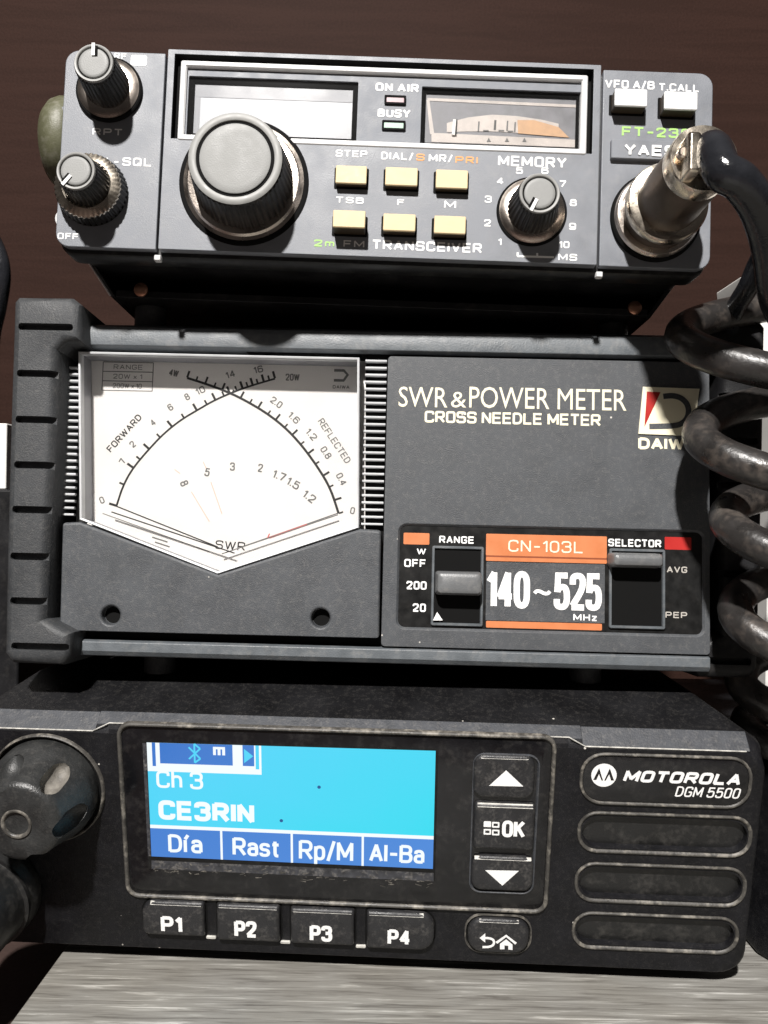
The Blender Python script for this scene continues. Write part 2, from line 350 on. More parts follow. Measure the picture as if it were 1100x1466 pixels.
# ------------------------------------------------------------------ stroke lettering (grid 4 x 6; r = rounded corners, c = rounded and closed, l = straight)
GL = {'A': 'l 0,0 2.1,6 4.2,0;l .8,1.9 3.4,1.9', 'B': 'l 0,0 0,6;r 0,6 3.8,6 3.8,3.2 0,3.2;r 0,3.2 4,3.2 4,0 0,0', 'C': 'r 4,4.4 4,6 0,6 0,0 4,0 4,1.6', 'D': 'l 0,0 0,6;r 0,6 2.9,6 4,4.7 4,1.3 2.9,0 0,0',
 'E': 'l 3.8,6 0,6 0,0 3.8,0;l 0,3.1 3.5,3.1', 'F': 'l 3.7,6 0,6 0,0;l 0,3 3.3,3', 'G': 'r 4,4.5 4,6 0,6 0,0 4,0 4,2.8;l 4,2.8 2.2,2.8', 'H': 'l 0,0 0,6;l 4,0 4,6;l 0,3 4,3', 'I': 'l 0,0 0,6',
 'J': 'r 3.4,6 3.4,0 0,0 0,1.7', 'K': 'l 0,0 0,6;l 3.9,6 0,2.4;l 1.4,3.6 4.1,0', 'L': 'l 0,6 0,0 3.6,0', 'M': 'l 0,0 0,6 2.5,1.2 5,6 5,0', 'N': 'l 0,0 0,6 4,0 4,6', 'O': 'c 0,0 4,0 4,6 0,6',
 'P': 'l 0,0 0,6;r 0,6 4,6 4,2.7 0,2.7', 'Q': 'c 0,0 4,0 4,6 0,6;l 2.5,1.7 4.2,-.3', 'R': 'l 0,0 0,6;r 0,6 4,6 4,2.8 0,2.8;l 2,2.8 4.1,0', 'S': 'r 4,4.5 4,6 0,6 0,3.1 4,3.1 4,0 0,0 0,1.5',
 'T': 'l 0,6 4,6;l 2,6 2,0', 'U': 'r 0,6 0,0 4,0 4,6', 'V': 'l 0,6 2.1,0 4.2,6', 'W': 'l 0,6 1.5,0 3,5.7 4.5,0 6,6', 'X': 'l 0,6 4,0;l 0,0 4,6', 'Y': 'l 0,6 2.1,2.7 4.2,6;l 2.1,2.7 2.1,0', 'Z': 'l 0,6 4,6 0,0 4,0',
 '0': 'c 0,0 3.7,0 3.7,6 0,6', '1': 'l 0,4.6 1.5,6 1.5,0', '2': 'r 0,4.3 0,6 3.8,6 3.8,3.6 0,.3;l 0,.0 3.9,0', '3': 'r 0,4.5 0,6 3.8,6 3.8,3.2 1.3,3.2;r 1.3,3.2 3.9,3.2 3.9,0 0,0 0,1.5', '4': 'l 2.9,0 2.9,6 0,1.7 4,1.7',
 '5': 'l 3.6,6 .4,6 .2,3;r .2,2.9 .8,3.8 3.8,3.8 3.8,0 0,0 0,1.5', '6': 'r 3.7,4.7 3.7,6 0,6 0,0 3.8,0 3.8,3.6 0,3.6', '7': 'l 0,6 3.9,6 1.4,0', '8': 'c .2,3.2 3.6,3.2 3.6,6 .2,6;c 0,0 3.8,0 3.8,3.2 0,3.2', '9': 'r .1,1.3 .1,0 3.8,0 3.8,6 0,6 0,2.4 3.8,2.4',
 '-': 'l .2,2.7 2.6,2.7', '/': 'l 0,-.4 2.2,6.4', '.': 'l 0,0 0,.6', '~': 'r 0,2.2 .6,3.9 2,3.6 3,2.2 4.4,2.2 5,3.8', 'x': 'l 0,0 2.8,4;l 0,4 2.8,0',
 'a': 'r .2,3.2 .2,4.3 3,4.3 3,0;r 3,2.5 0,2.5 0,0 3,.1', 'h': 'l 0,0 0,6;r 0,3.4 .4,4.3 3,4.3 3,0', 'i': 'l 0,0 0,4.3;l 0,5.4 0,6.1', '\u00ed': 'l 0,0 0,4.3;l .1,5 1,6.3', 's': 'r 2.8,3.3 2.8,4.3 0,4.3 0,2.2 2.9,2.2 2.9,0 0,0 0,1',
 't': 'r .8,5.6 .8,0 2.1,0;l 0,4.3 2,4.3', 'p': 'l 0,-1.7 0,4.3;c 0,0 3,0 3,4.3 0,4.3', 'l': 'l 0,0 0,6', 'm': 'l 0,0 0,4.3;r 0,4.3 2.2,4.3 2.2,0;r 2.2,4.3 4.4,4.3 4.4,0', 'z': 'l 0,4.3 2.9,4.3 0,0 2.9,0'}
def rounded(ps, rho, closed):
    o_ = []; n = len(ps)
    for i in range(n):
        if not closed and i in (0, n - 1): o_.append(ps[i]); continue
        p, a, b = Vector(ps[i]), Vector(ps[i - 1]), Vector(ps[(i + 1) % n])
        d1 = min(rho, (a - p).length * .5); d2 = min(rho, (b - p).length * .5)
        s0 = p + (a - p).normalized() * d1; s1 = p + (b - p).normalized() * d2
        for k in range(6):
            t_ = k / 5; o_.append(tuple(s0 * (1 - t_) ** 2 + p * 2 * t_ * (1 - t_) + s1 * t_ * t_))
    return o_
def stext(mb, txt, cx, cz, w, h, y, sw=0.19, rho=1.5, shear=0.0, rot=0.0, t=0.06, gap=1.15):
    W_ = 0.0; glyphs = []; s_w = sw * h
    for ch in txt:
        if ch == ' ': W_ += 2.3; continue
        pls = []
        for pl in GL[ch].split(';'):
            k, *pp = pl.split(' '); pls.append((k, [tuple(float(q) for q in p.split(',')) for p in pp]))
        mx = max(p[0] for _, pp in pls for p in pp); glyphs.append((W_, pls)); W_ += mx + gap + sw * 6 * .9
    W_ -= gap + sw * 6 * .9
    kx = (w - s_w) / W_ if W_ > .2 else 1; kz = (h - s_w) / 6
    if W_ <= .2: kx = kz
    j = 0; c, n = cos(rot), sin(rot)
    for x0, pls in glyphs:
        for k, pp in pls:
            q = rounded(pp, rho, k == 'c') if k in 'rc' else pp
            m = []
            for p in q:
                a = (x0 + p[0] - W_ / 2) * kx + (p[1] - 3) * kz * shear; b = (p[1] - 3) * kz; m.append((cx + a * c - b * n, cz + a * n + b * c))
            runs = [m]
            if k == 'l':
                runs = [[m[0]]]
                for i in range(1, len(m)):
                    runs[-1].append(m[i])
                    if i < len(m) - 1:
                        u = (Vector(m[i]) - Vector(m[i - 1])).normalized(); v = (Vector(m[i + 1]) - Vector(m[i])).normalized()
                        if u.dot(v) < -.2: runs.append([m[i]])
            for q in runs: mb.line(q, s_w, y - t - .004 * (j % 7), k == 'c', ext=(s_w * .5 if k == 'l' else 0)); j += 1
    return mb

def inset(pts, d):
    n = len(pts); ar = sum(pts[i][0] * pts[(i + 1) % n][1] - pts[(i + 1) % n][0] * pts[i][1] for i in range(n))
    sg = 1 if ar > 0 else -1; out = []
    for i in range(n):
        a, b, c = pts[i - 1], pts[i], pts[(i + 1) % n]
        u = Vector((b[0] - a[0], b[1] - a[1])).normalized(); v = Vector((c[0] - b[0], c[1] - b[1])).normalized()
        n1 = Vector((-u.y, u.x)) * sg; n2 = Vector((-v.y, v.x)) * sg
        k = n1 + n2; k = k / max(k.length_squared, 1e-9) * 2
        out.append((b[0] + k.x * d, b[1] + k.y * d))
    return out

def rr(cx, cz, w, h, r, n=6):
    r = max(min(r, w / 2 - 1e-3, h / 2 - 1e-3), 0.005); o = []
    for sx_, sz_, a0 in ((1, 1, 0), (-1, 1, 90), (-1, -1, 180), (1, -1, 270)):
        for k in range(n + 1):
            a = radians(a0 + 90 * k / n); o.append((cx + sx_ * (w / 2 - r) + r * cos(a), cz + sz_ * (h / 2 - r) + r * sin(a)))
    return o

def circ(cx, cz, r, n=24): return [(cx + r * cos(2 * pi * i / n), cz + r * sin(2 * pi * i / n)) for i in range(n)]

def tag(o, label, cat, group=None, kind=None):
    if label: o['label'] = label
    if cat: o['category'] = cat
    if group: o['group'] = group
    if kind: o['kind'] = kind
    return o

class Device:
    """A box with a flat front; its front plane is y = 0 of its own frame. at(px, py, h) reads a spot of the photograph as (x, z) on
    the plane h millimetres in front of the face, so all sizes below are real millimetres on that face."""
    def __init__(s, name, label, cat, pos, ang, base):
        pi_, ya, ro = [radians(a) for a in ang]
        s.R = Matrix.Rotation(ya, 3, 'Z') @ Matrix.Rotation(pi_, 3, 'X') @ Matrix.Rotation(ro, 3, 'Y')
        s.pos = Vector(pos); s.base = Vector(base)
        s.root = bpy.data.objects.new(name, None); COL.objects.link(s.root); s.root.empty_display_size = 0.02
        p = (s.pos + s.R @ s.base) * MM + Vector((0, 0, CAMZ))
        s.root.matrix_world = Matrix.Translation(p) @ s.R.to_4x4(); tag(s.root, label, cat)
    def at(s, px, py, h=0.0):
        u, v = (px - CX) / F_PX, (py - CY) / F_PX; c, n = cos(ROLL), sin(ROLL)
        ray = s.R.transposed() @ Vector((c * u + n * v, 1, n * u - c * v)); o = s.R.transposed() @ (-s.pos)
        t = (-h - o.y) / ray.y; q = o + ray * t; return (q.x, q.z)
    def rect(s, x0, y0, x1, y1, h=0.0):
        cx, cy = (x0 + x1) / 2, (y0 + y1) / 2; c = s.at(cx, cy, h)
        a, b = s.at(x0, cy, h), s.at(x1, cy, h); d, e = s.at(cx, y0, h), s.at(cx, y1, h)
        return c[0], c[1], b[0] - a[0], d[1] - e[1]
    def local(s, X, Y, Z):
        """point given in camera-height world millimetres -> device frame"""
        return s.R.transposed() @ (Vector((X, Y, Z)) - s.pos)
    def world(s, x, y, z): return s.R @ Vector((x, y, z)) + s.pos
    def part(s, mb, name, mats, **k): return mb.build(name, mats, s.root, s.base, **k)

def sub(mb, name, mats, parent, **k): return mb.build(name, mats, parent, None, **k)

# ------------------------------------------------------------------ setting: wall, floor, wooden board
def world_mesh(mb, name, mats, origin, **k):
    """a top-level mesh whose own origin sits at origin (camera-height millimetres)"""
    ob = MB(); ob.v = [(x - origin[0], y - origin[1], z - origin[2]) for x, y, z in mb.v]; ob.f, ob.m = mb.f, mb.m
    o = ob.build(name, mats, **k); o.location = (origin[0] * MM, origin[1] * MM, origin[2] * MM + CAMZ); return o

w = MB().box(-900, 900, 380, 400, -420, 700)
o = world_mesh(w, 'wall', 'wall', (0, 390, -420)); o['kind'] = 'structure'
w = MB().box(-900, 900, -300, 379, -150, -128.02)
o = world_mesh(w, 'floor', 'floor', (0, 40, -150)); o['kind'] = 'structure'
bz = -112.0
w = MB(); w.loft([[(-79, -60, bz), (420, -60, bz), (420, 372, bz), (-79, 372, bz)], [(-79, -60, bz - 16), (420, -60, bz - 16), (420, 372, bz - 16), (-79, 372, bz - 16)]])
o = world_mesh(w, 'wooden_board', 'wood', (170, 156, bz - 16), bevel=0.5); tag(o, 'pale grey wooden board with fine streaks carrying the stack of radios', 'board')

# ------------------------------------------------------------------ 1. top: the silver-grey transceiver
Y = Device('vhf_transceiver', 'blue-grey vintage transceiver with large silver-capped tuning knob, on top of the stack', 'transceiver', (-0.88, 184.58, 80.88), (-2.85, 0.15, 1.07), (0, 75, -27))
HW, HZ = 75.0, 23.7
xl, xr = Y.at(232, 215)[0], Y.at(859.5, 240)[0]
case = MB().rblock(0, -0.6, 145, 44.6, 2.5, [(7.5, 0), (150, 0)])
Y.part(case, 'case', 'case_black', bevel=0.4)
fr = MB().rblock(0, -0.35, 2 * HW - 0.4, 2 * HZ + 0.5, 3.6, [(2.0, 0.6), (2.6, 0.2), (7.5, 0.2), (8.2, 1.5)])
Y.part(fr, 'front_frame', 'black')

def face_panel(x0, x1, z0, z1, corners, y0, cutter=None, name='face_panel', mname='blue_grey', bev=.4):
    rs = [3.2 if c else 0.25 for c in corners]   # tr, tl, bl, br
    pts = []
    for (cx, cz, a0), r in zip(((x1, z1, 0), (x0, z1, 90), (x0, z0, 180), (x1, z0, 270)), rs):
        ox = cx - r if a0 in (0, 270) else cx + r; oz = cz - r if a0 in (0, 90) else cz + r
        for k in range(7):
            a = radians(a0 + 15 * k); pts.append((ox + r * cos(a), oz + r * sin(a)))
    mb = MB().prism(pts, y0, 5.0); return Y.part(mb, name, [mname, 'void'], bevel=bev, cut=cutter)
zb, zt = -HZ + 0.9, HZ - 0.2
lp = face_panel(-HW, xl - 0.35, zb, zt, (0, 1, 1, 0), 0.25)
rp_ = face_panel(xr + 0.35, HW, zb, zt, (1, 0, 0, 1), 0.25)
win = Y.rect(257, 98, 841, 212)                       # outer edge of bright window bezel
gro = Y.rect(248, 89, 849, 211)                       # dark groove round it
w1 = Y.rect(268, 111, 512, 198); w2 = Y.rect(603, 126, 833, 210)
cut = MB()
gz = win[1] + win[3] / 2                              # groove: top, left and right
cut.box(gro[0] - gro[2] / 2, gro[0] + gro[2] / 2, -2, 1.8, win[1] - win[3] / 2 + 0.4, gz + 1.5)
cp = face_panel(xl + 0.35, xr - 0.35, zb, zt + 0.7, (0, 0, 0, 0), -0.35, cut, bev=.6)
# window bezel and the plate between the two windows
bz_ = MB().ring(win[0], win[1], win[2], win[3], 0.5, [(1.9, 0), (-0.35, 0.0), (-0.6, 0.25), (-0.6, 1.1), (-0.2, 1.45), (1.9, 1.45)])
Y.part(bz_, 'window_bezel', 'white_metal', bevel=0.08)
pc = MB()
pc.rblock(w1[0], w1[1], w1[2], w1[3], 0.3, [(-2, 0), (1.7, 0)]); pc.rblock(w2[0], w2[1], w2[2], w2[3], 0.3, [(-2, 0), (1.7, 0)])
wp = Y.part(MB().rblock(win[0], win[1], win[2] - 2.6, win[3] - 2.6, 0.3, [(0.35, 0), (1.65, 0)]), 'window_plate', 'trim_grey', cut=pc, bevel=0.15)
# the panel behind the openings is cut through as well: deep dark wells with the displays inside
dw = Y.part(MB().rblock(w1[0], w1[1] - 0.15, w1[2] - 2.2, w1[3] - 1.6, 0.2, [(1.60, 0.0), (1.75, 0)]), 'digital_display', 'lcd')
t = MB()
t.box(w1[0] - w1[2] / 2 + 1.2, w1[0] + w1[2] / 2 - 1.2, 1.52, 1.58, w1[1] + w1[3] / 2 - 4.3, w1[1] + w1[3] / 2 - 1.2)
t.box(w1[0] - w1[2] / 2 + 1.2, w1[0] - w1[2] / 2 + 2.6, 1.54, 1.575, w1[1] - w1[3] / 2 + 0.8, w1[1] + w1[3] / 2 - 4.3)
sub(t, 'shade_border', 'window_grey', dw)  # grey border strips, also standing in for the recess shade on the display
sub(MB().ring(w1[0], w1[1], w1[2] - .1, w1[3] - .1, .2, [(1.58, 0), (.98, 0), (.98, .35), (1.3, 1.2), (1.58, 1.2)]), 'display_gasket', 'void', dw)
sub(MB().rblock(w1[0], w1[1], w1[2] - 0.2, w1[3] - 0.2, 0.2, [(0.75, 0), (0.95, 0)]), 'display_pane', 'pane', dw)
sm = Y.part(MB().rblock(w2[0], w2[1] - 0.15, w2[2] - 2.0, w2[3] - 1.6, 0.2, [(1.60, 0), (1.75, 0)]), 'signal_meter', 'dial_grey')
t = MB()
A = lambda px, py: Y.at(px, py, -1.55)
t.mi(0).poly([A(618, 190), A(836 - 10, 200), A(826, 211), A(618, 203)], 1.56)          # bright lower band
arc = [A(x, y) for x, y in ((640, 176), (670, 168), (705, 164), (740, 166), (775, 171), (800, 177))]
arc2 = [A(x, y) for x, y in ((800, 196), (775, 193), (740, 190), (705, 188), (670, 188), (640, 189))]
t.poly(arc + arc2, 1.57)
t.poly([A(612, 140), A(829, 150), A(829, 154), A(612, 144)], 1.57)
t.poly([A(611, 143), A(615, 143), A(622, 192), A(616, 192)], 1.565)
t.mi(1).poly([A(741, 172), A(765, 172), A(800, 182), (A(815, 197)), A(742, 191)], 1.50)
t.mi(2)
for px, py in ((686, 174), (709, 172), (710, 172), (727, 173), (738, 175)):
    a, b = A(px, py), A(px - 1, py + 14); t.bar2(a, b, 0.35, 1.49)
for px, py in ((696, 181), (718, 181), (731, 182)):
    t.bar2(A(px - 4, py + 6), A(px + 4, py + 6), 0.3, 1.49)
for px in (700, 726, 751): t.poly([A(px - 3, 203), A(px + 3, 203), A(px, 197)], 1.49)
sub(MB().ring(w2[0], w2[1], w2[2] - .1, w2[3] - .1, .2, [(1.48, 0), (.98, 0), (.98, .3), (1.3, 1.0), (1.48, 1.0)]), 'meter_gasket', 'void', sm)
sub(t, 'meter_scale', ['scale_white', 'dial_orange', 'ink_grey'], sm)
t = MB().mi(0).bar2(A(651, 172), A(649, 194), 0.7, 1.3, 0.2).mi(1).bar2(A(654, 172), A(652.5, 194), 0.3, 1.3, 0.2)
sub(t, 'needle', ['dial_white', 'ink'], sm)
sub(MB().rblock(w2[0], w2[1], w2[2] - 0.2, w2[3] - 0.2, 0.2, [(0.75, 0), (0.95, 0)]), 'meter_pane', 'pane', sm)

# status lamps
for r0, mk, lab in (((550.6, 136, 581.7, 149), 'led_red', 'dark red status lamp'), ((547, 172, 581, 186), 'led_green', 'dark green status lamp')):
    r = Y.rect(*r0)
    l_ = Y.part(MB().rblock(r[0], r[1], r[2] - 0.9, r[3] - 0.9, 0.2, [(0.05, 0.1), (0.15, 0), (0.5, 0)]), 'status_lamp', mk, label=lab)
    sub(MB().ring(r[0], r[1], r[2], r[3], 0.3, [(0.4, 0), (-0.05, 0), (-0.05, 0.45), (0.4, 0.45)]), 'lamp_surround', 'void', l_)

def lettering(dev, parent, items, y, mats, name='lettering', h=0.0):
    mb = MB()
    for it in items:
        s, (x0, y0, x1, y1), mi = it[0], it[1], it[2]; kw = it[3] if len(it) > 3 else {}
        r = dev.rect(x0, y0, x1, y1, h); mb.mi(mi)
        if kw.get('bf') or any(ch != ' ' and ch not in GL for ch in s): mb.text(s, r[0], r[1], r[2], r[3], y)
        else: stext(mb, s, r[0], r[1], r[2], r[3], y, **kw)
    return sub(mb, name, mats, parent)
B = dict(sw=.2, rho=1.3)
lettering(Y, wp, [('ON AIR', (538, 118, 600, 130), 0, dict(sw=.24)), ('BUSY', (541, 155, 588, 167), 0, dict(sw=.24))], 0.34, ['white'])
lettering(Y, cp, [('STEP', (481, 216, 526, 226), 0, B), ('DIAL/', (546, 219, 592, 230), 0, B), ('S', (596, 221, 608, 231), 1, B),
    ('MR/', (614, 222, 648, 233), 0, B), ('PRI', (652, 225, 684, 235), 1, B), ('TSB', (481, 283, 521, 292), 0, B), ('F', (569, 286, 579, 295), 0, B), ('M', (636, 288, 653, 299), 0, B),
    ('2m', (450, 344, 479, 354), 2, B), ('FM', (492, 345, 522, 355), 0, B), ('TRANSCEIVER', (533, 346.5, 690, 360.5), 0, B),
    ('MEMORY', (713, 225, 811, 240), 0, B)] +
    [(s, (x - 5, y - 5, x + 5, y + 5), 0, B) for s, x, y in (('5', 743.6, 245), ('6', 780, 245), ('4', 716, 260), ('7', 805.5, 264), ('3', 699, 286), ('8', 820.5, 291), ('2', 698, 320), ('9', 819.5, 325))] +
    [('1', (713, 342, 718, 352), 0, B), ('10', (800, 346, 815, 356), 0, B), ('MS', (799, 364, 826, 374), 0, B)], -0.35, ['white', 'orange_print', 'green_print'])
t = MB(); q = [Y.at(*p) for p in ((741, 362), (741, 367.5), (793, 369), (793, 366))]
t.strip([q[0], q[1]], 0.45, -0.35).strip([q[1], q[2]], 0.45, -0.36); t.bar2(Y.at(769, 363), Y.at(769, 368), 0.45, -0.37)
sub(t, 'memory_mark', 'white', cp)
lettering(Y, lp, [('RPT', (132, 183, 175, 193), 0, B), ('VOL-', (128, 224, 170, 236), 0, B), ('SQL', (175, 225, 217, 237), 0, B), ('OFF', (82, 333, 112, 342), 0, B), ('RF', (163, 75, 181, 84), 0, B)], 0.25, ['white'])
r = Y.rect(187, 78, 210, 93)
sub(MB().rblock(r[0], r[1], r[2], r[3], 0.5, [(0.18, 0), (0.25, 0)]), 'printed_square', 'white', lp)
lettering(Y, rp_, [('VFO A/B', (867, 114, 938, 126), 0, B), ('T.CALL', (944, 119, 1002, 130), 0, B), ('FT-230R', (891, 182, 1008, 196), 1, B)], 0.25, ['white', 'green_print'])

# knobs -------------------------------------------------------------------
def knob(base_px, r_px, tip_px, rt_px, h, ring_px, name, fl=(30, 0.035), pointer=None, two=False, lab=None, capk=0.72):
    c = Y.at(*base_px); k = (Y.at(base_px[0] + 100, base_px[1])[0] - c[0]) / 100; kt = (Y.at(tip_px[0] + 100, tip_px[1], h)[0] - Y.at(*tip_px, h)[0]) / 100
    rb, rt, rg = r_px * k, rt_px * kt, ring_px * k
    n = fl[0] * 4
    h0 = 3.6 if two else 1.1
    body = MB()
    body.lathe(c[0], c[1], [(rb, 0.3, 1), (rb, h0 + 0.5, 1), (rt * 1.01, h - 1.1, 1), (rt * 0.985, h - 0.9), (rt * 0.97, h - 0.5)], n, fl, cap1=True)
    kb = Y.part(body, name, 'black', smooth=25, label=lab)
    rim = MB().lathe(c[0], c[1], [(rt * 0.6, h - 0.55), (rt * 0.985, h - 0.55), (rt * 1.0, h - 0.25), (rt * 0.96, h), (rt * 0.87, h), (rt * 0.84, h - 0.12), (rt * 0.83, h - 0.5)], n, cap0=True, cap1=True)
    sub(rim, 'knob_rim', 'rim', kb, smooth=50)
    groove = MB().lathe(c[0], c[1], [(rt * 0.845, h - 0.52), (rt * 0.845, h - 0.44)], n); sub(groove, 'rim_groove', 'void', kb)
    cap = MB().lathe(c[0], c[1], [(rt * 0.76, h - 0.45), (rt * 0.76, h - 0.14), (rt * 0.73, h - 0.02), (rt * 0.6, h - 0.0), (rt * 0.3, h + 0.02), (rt * 0.05, h + 0.02)], n)
    sub(cap, 'knob_cap', 'cap', kb, smooth=50)
    if pointer is not None:
        d = Vector((cos(pointer), sin(pointer))); p = Vector(c)
        mb = MB().mi(0).bar2(p + d * rt * 0.35, p + d * rt * 0.99, rt * 0.16, -(h + 0.14), 0.14)
        q = Vector((-d.y, d.x)) * rt * 0.14
        mb.mi(1).bar2(p + d * rt * 0.33 - q, p + d * rt * 0.86 - q, rt * 0.13, -(h + 0.06), 0.10)
        sub(mb, 'pointer', ['white', 'void'], kb)
    ring = MB().lathe(c[0], c[1], [(rg * 1.03, -0.1), (rg * 1.03, 0.5), (rg * 0.99, 0.75)], 72)
    e = sub(ring, 'escutcheon', 'void', kb)
    if two:
        ro = MB().lathe(c[0], c[1], [(rg * 1.04, 0.3, 1), (rg * 0.98, 3.0, 1), (rg * 0.95, 3.2)], 160, (40, 0.018)); sub(ro, 'outer_knob', 'black', kb, smooth=20)
        ri = MB().lathe(c[0], c[1], [(rg * 0.97, 3.1, 1), (rg * 0.96, 3.5, 1), (rg * 0.90, 3.75), (rg * 0.72, 4.25), (rb * 1.0, 4.0)], 160, (40, 0.015)); sub(ri, 'knob_skirt', 'brass', kb, smooth=20)
    else:
        ri = MB().lathe(c[0], c[1], [(rg * 0.955, 0.6), (rg * 0.955, 0.95), (rg * 0.90, 1.15), (rb * 1.12, 1.75), (rb * 0.98, 1.8)], 72); sub(ri, 'knob_skirt', 'nickel', kb, smooth=40)
    return kb
knob((157, 129), 31, (131, 91), 28.5, 10.5, 46, 'small_knob', pointer=pi / 2 + 0.03, lab='small knob with its pointer straight up')
knob((133, 275), 31, (108, 244), 28.0, 10.5, 48, 'small_knob', pointer=radians(232), two=True, lab='small knob on a knurled brass outer ring')
knob((350, 262), 70, (333.5, 223), 67.5, 11.8, 90, 'tuning_knob', fl=(48, 0.012), lab='large tuning knob with plain grey cap')
knob((761, 304), 35, (770.5, 275), 29.5, 10.0, 49, 'memory_knob', pointer=radians(245))

# keys --------------------------------------------------------------------
def key(px, h, mk, lat):
    c = Y.rect(*px, h); o = MB()
    o.mi(1).rblock(c[0], c[1], c[2], c[3], 0.25, [(4.5, 0), (-h + 0.55, 0.0)])
    o.mi(0).rblock(c[0], c[1], c[2], c[3], 0.25, [(-h + 0.55, -0.02), (-h + 0.12, -0.02), (-h, 0.12)])
    k = Y.part(o, 'push_button', [mk, 'key_side'], label=lat)
    c0 = (c[0], c[1])
    sub(MB().rblock(c[0], c[1] - 0.05, c[2] + 0.9, c[3] + 0.9, 0.3, [(lv, 0) for lv in ((-0.47, -0.42) if mk == 'cream_key' else (0.12, 0.18))]), 'button_slot', 'void', k)
for px, h in (((481, 237, 525, 262), 2.4), ((552, 239.5, 598, 265), 2.4), ((624.5, 243, 670, 269), 2.4), ((477, 301, 523, 325), 4.6), ((549, 306, 595, 330), 2.9), ((622, 309, 667, 334), 2.9)):
    key(px, h, 'cream_key', None)
for px in ((881, 127, 927, 151), (952, 131, 999, 156)): key(px, 3.2, 'grey_key', 'pale grey square push button')
# maker's badge
r = Y.rect(874, 204, 1008, 231)
bd = Y.part(MB().rblock(r[0], r[1], r[2], r[3], 0.2, [(-0.9, 0.15), (-0.75, 0), (0.4, 0)]), 'name_badge', 'blue_grey')
lettering(Y, bd, [('YAESU', (894, 208, 986, 224), 0, dict(sw=.23, rho=1, t=.2))], -0.9, ['white'], h=0.9)
for px in (219, 855):    # little notches of bare metal under the panel joints
    c = Y.at(px + 5, 367 if px < 500 else 391); Y.part(MB().rblock(c[0], c[1], 1.6, 1.4, 0.3, [(0.6, 0.2), (0.9, 0), (2, 0)]), 'trim_clip', 'white_metal')
# microphone socket
sc_ = Y.at(938, 312)
so = MB().lathe(sc_[0], sc_[1], [(10.3, -0.1), (10.3, 0.8), (9.9, 1.2)], 72); sk = Y.part(so, 'microphone_socket', 'void')
sub(MB().lathe(sc_[0], sc_[1], [(9.7, 0.9), (9.7, 1.6), (9.2, 2.4), (8.3, 2.6)], 72), 'socket_nut', 'nickel', sk)
# mounting bracket with its bolt knob
bk = MB(); bk.box(-66, 66, 16, 120, -29.2, -27.4); bk.box(-77.5, -75.8, 8, 90, -14, 8)
bk.loft([[(-77.5, 8, -14), (-75.8, 8, -14), (-75.8, 90, -14), (-77.5, 90, -14)], [(-67.2, 16, -29.2), (-66, 16, -29.2), (-66, 120, -29.2), (-67.2, 120, -29.2)]])
bk.box(75.8, 77.5, 14, 90, -14, 8); bk.loft([[(75.8, 14, -14), (77.5, 14, -14), (77.5, 90, -14), (75.8, 90, -14)], [(66, 18, -29.2), (67.2, 18, -29.2), (67.2, 120, -29.2), (66, 120, -29.2)]])
brk = Y.part(bk, 'mounting_bracket', 'case_black', bevel=0.2)
t = MB()
prof = [(10.6, 0), (11.4, 1.0), (11.4, 3.6), (10.8, 5.4), (9.2, 7.0), (5, 8.2), (0.2, 8.6)]; n = 56
loops = [[(-77.0 - hh, 17 + r * (1 + 0.0 * (1 if (i * 16 // n) % 2 else -1) * (0 < hh < 7)) * cos(2 * pi * i / n), 9.0 + r * (1 + 0.0 * (1 if (i * 16 // n) % 2 else -1) * (0 < hh < 7)) * sin(2 * pi * i / n)) for i in range(n)] for r, hh in prof]
t.loft(loops); bkn = sub(t, 'bolt_knob', 'olive', brk, smooth=45); 
t = MB().tube([(-78.0, 9 + 1.6 * cos(a), -12.5 + 1.9 * sin(a)) if False else (-76.6 - 1.7 * sin(a * pi / 10), 8, -13.2 + 1.9 * cos(a * pi / 10)) for a in range(11)], 0.35, 8); sub(t, 'wire_loop', 'white_metal', brk)
t = MB().box(-78.6, -75.4, 6.5, 8.4, 6, 13.5); sub(t, 'bracket_tab', 'trim_grey', brk, bevel=.3)
t = MB().tube([(-77.4, 7.9, -13), (-77.3, 8.0, -14.2), (-72, 12, -21.6), (-67.2, 15.9, -29.0)], .3, 8); sub(t, 'bracket_edge', 'steel', brk)
for x in (-59, 62):
    sub(MB().lathe(x, -28.0, [(1.7, -14), (1.7, -13.2), (1.2, -12.9), (0.3, -12.8)], 24), 'bracket_screw', 'rust', brk)
for x in (-60, 60):
    for yy in (26, 104):
        t = MB(); t.loft([[(x + 4 * cos(2 * pi * i / 24), yy + 4 * sin(2 * pi * i / 24), zz) for i in range(24)] for zz in (-29.2, -34.5)]); sub(t, 'bracket_foot', 'rubber', brk)

# ------------------------------------------------------------------ 2. middle: the cross-needle power meter
D = Device('power_meter', 'grey cross-needle power meter with white dial and rubber bumpers, middle of the stack', 'power meter', (-2.47, 196.49, 4.8), (-3.92, -1.08, 0.34), (0, 42, -45.5))
TOP, BOT, XR = 41.0, -41.0, 81.5
cs = MB().rblock(0, 0, 148, 81.5, 2, [(2.5, 0), (88, 0)]); wcut = MB().prism(inset([D.at(x, y, 0.5) for x, y in ((112, 503), (515, 512), (514, 756), (312, 822), (114, 744))], -1.6), -5, 13)
D.part(cs, 'case', 'case_black', bevel=0.4, cut=wcut)
a = D.at(120, 478); b = D.at(500, 494)
ts = MB().loft([[(x0, y, z) for (y, z) in ((1.6, 40.9), (0.2, 40.0), (-0.3, 38.6), (-0.1, 35.3), (1.0, 34.9), (6, 34.9), (6, 40.9))] for x0 in (-73.6, XR)])
D.part(ts, 'top_rail', 'meter_edge', bevel=0.25)
bs = MB().loft([[(x0, y, z) for (y, z) in ((1.0, -37.6), (-0.2, -38.0), (-0.3, -40.2), (0.6, -41.4), (2.0, -41.6), (6, -41.6), (6, -37.6))] for x0 in (-71.4, XR)])
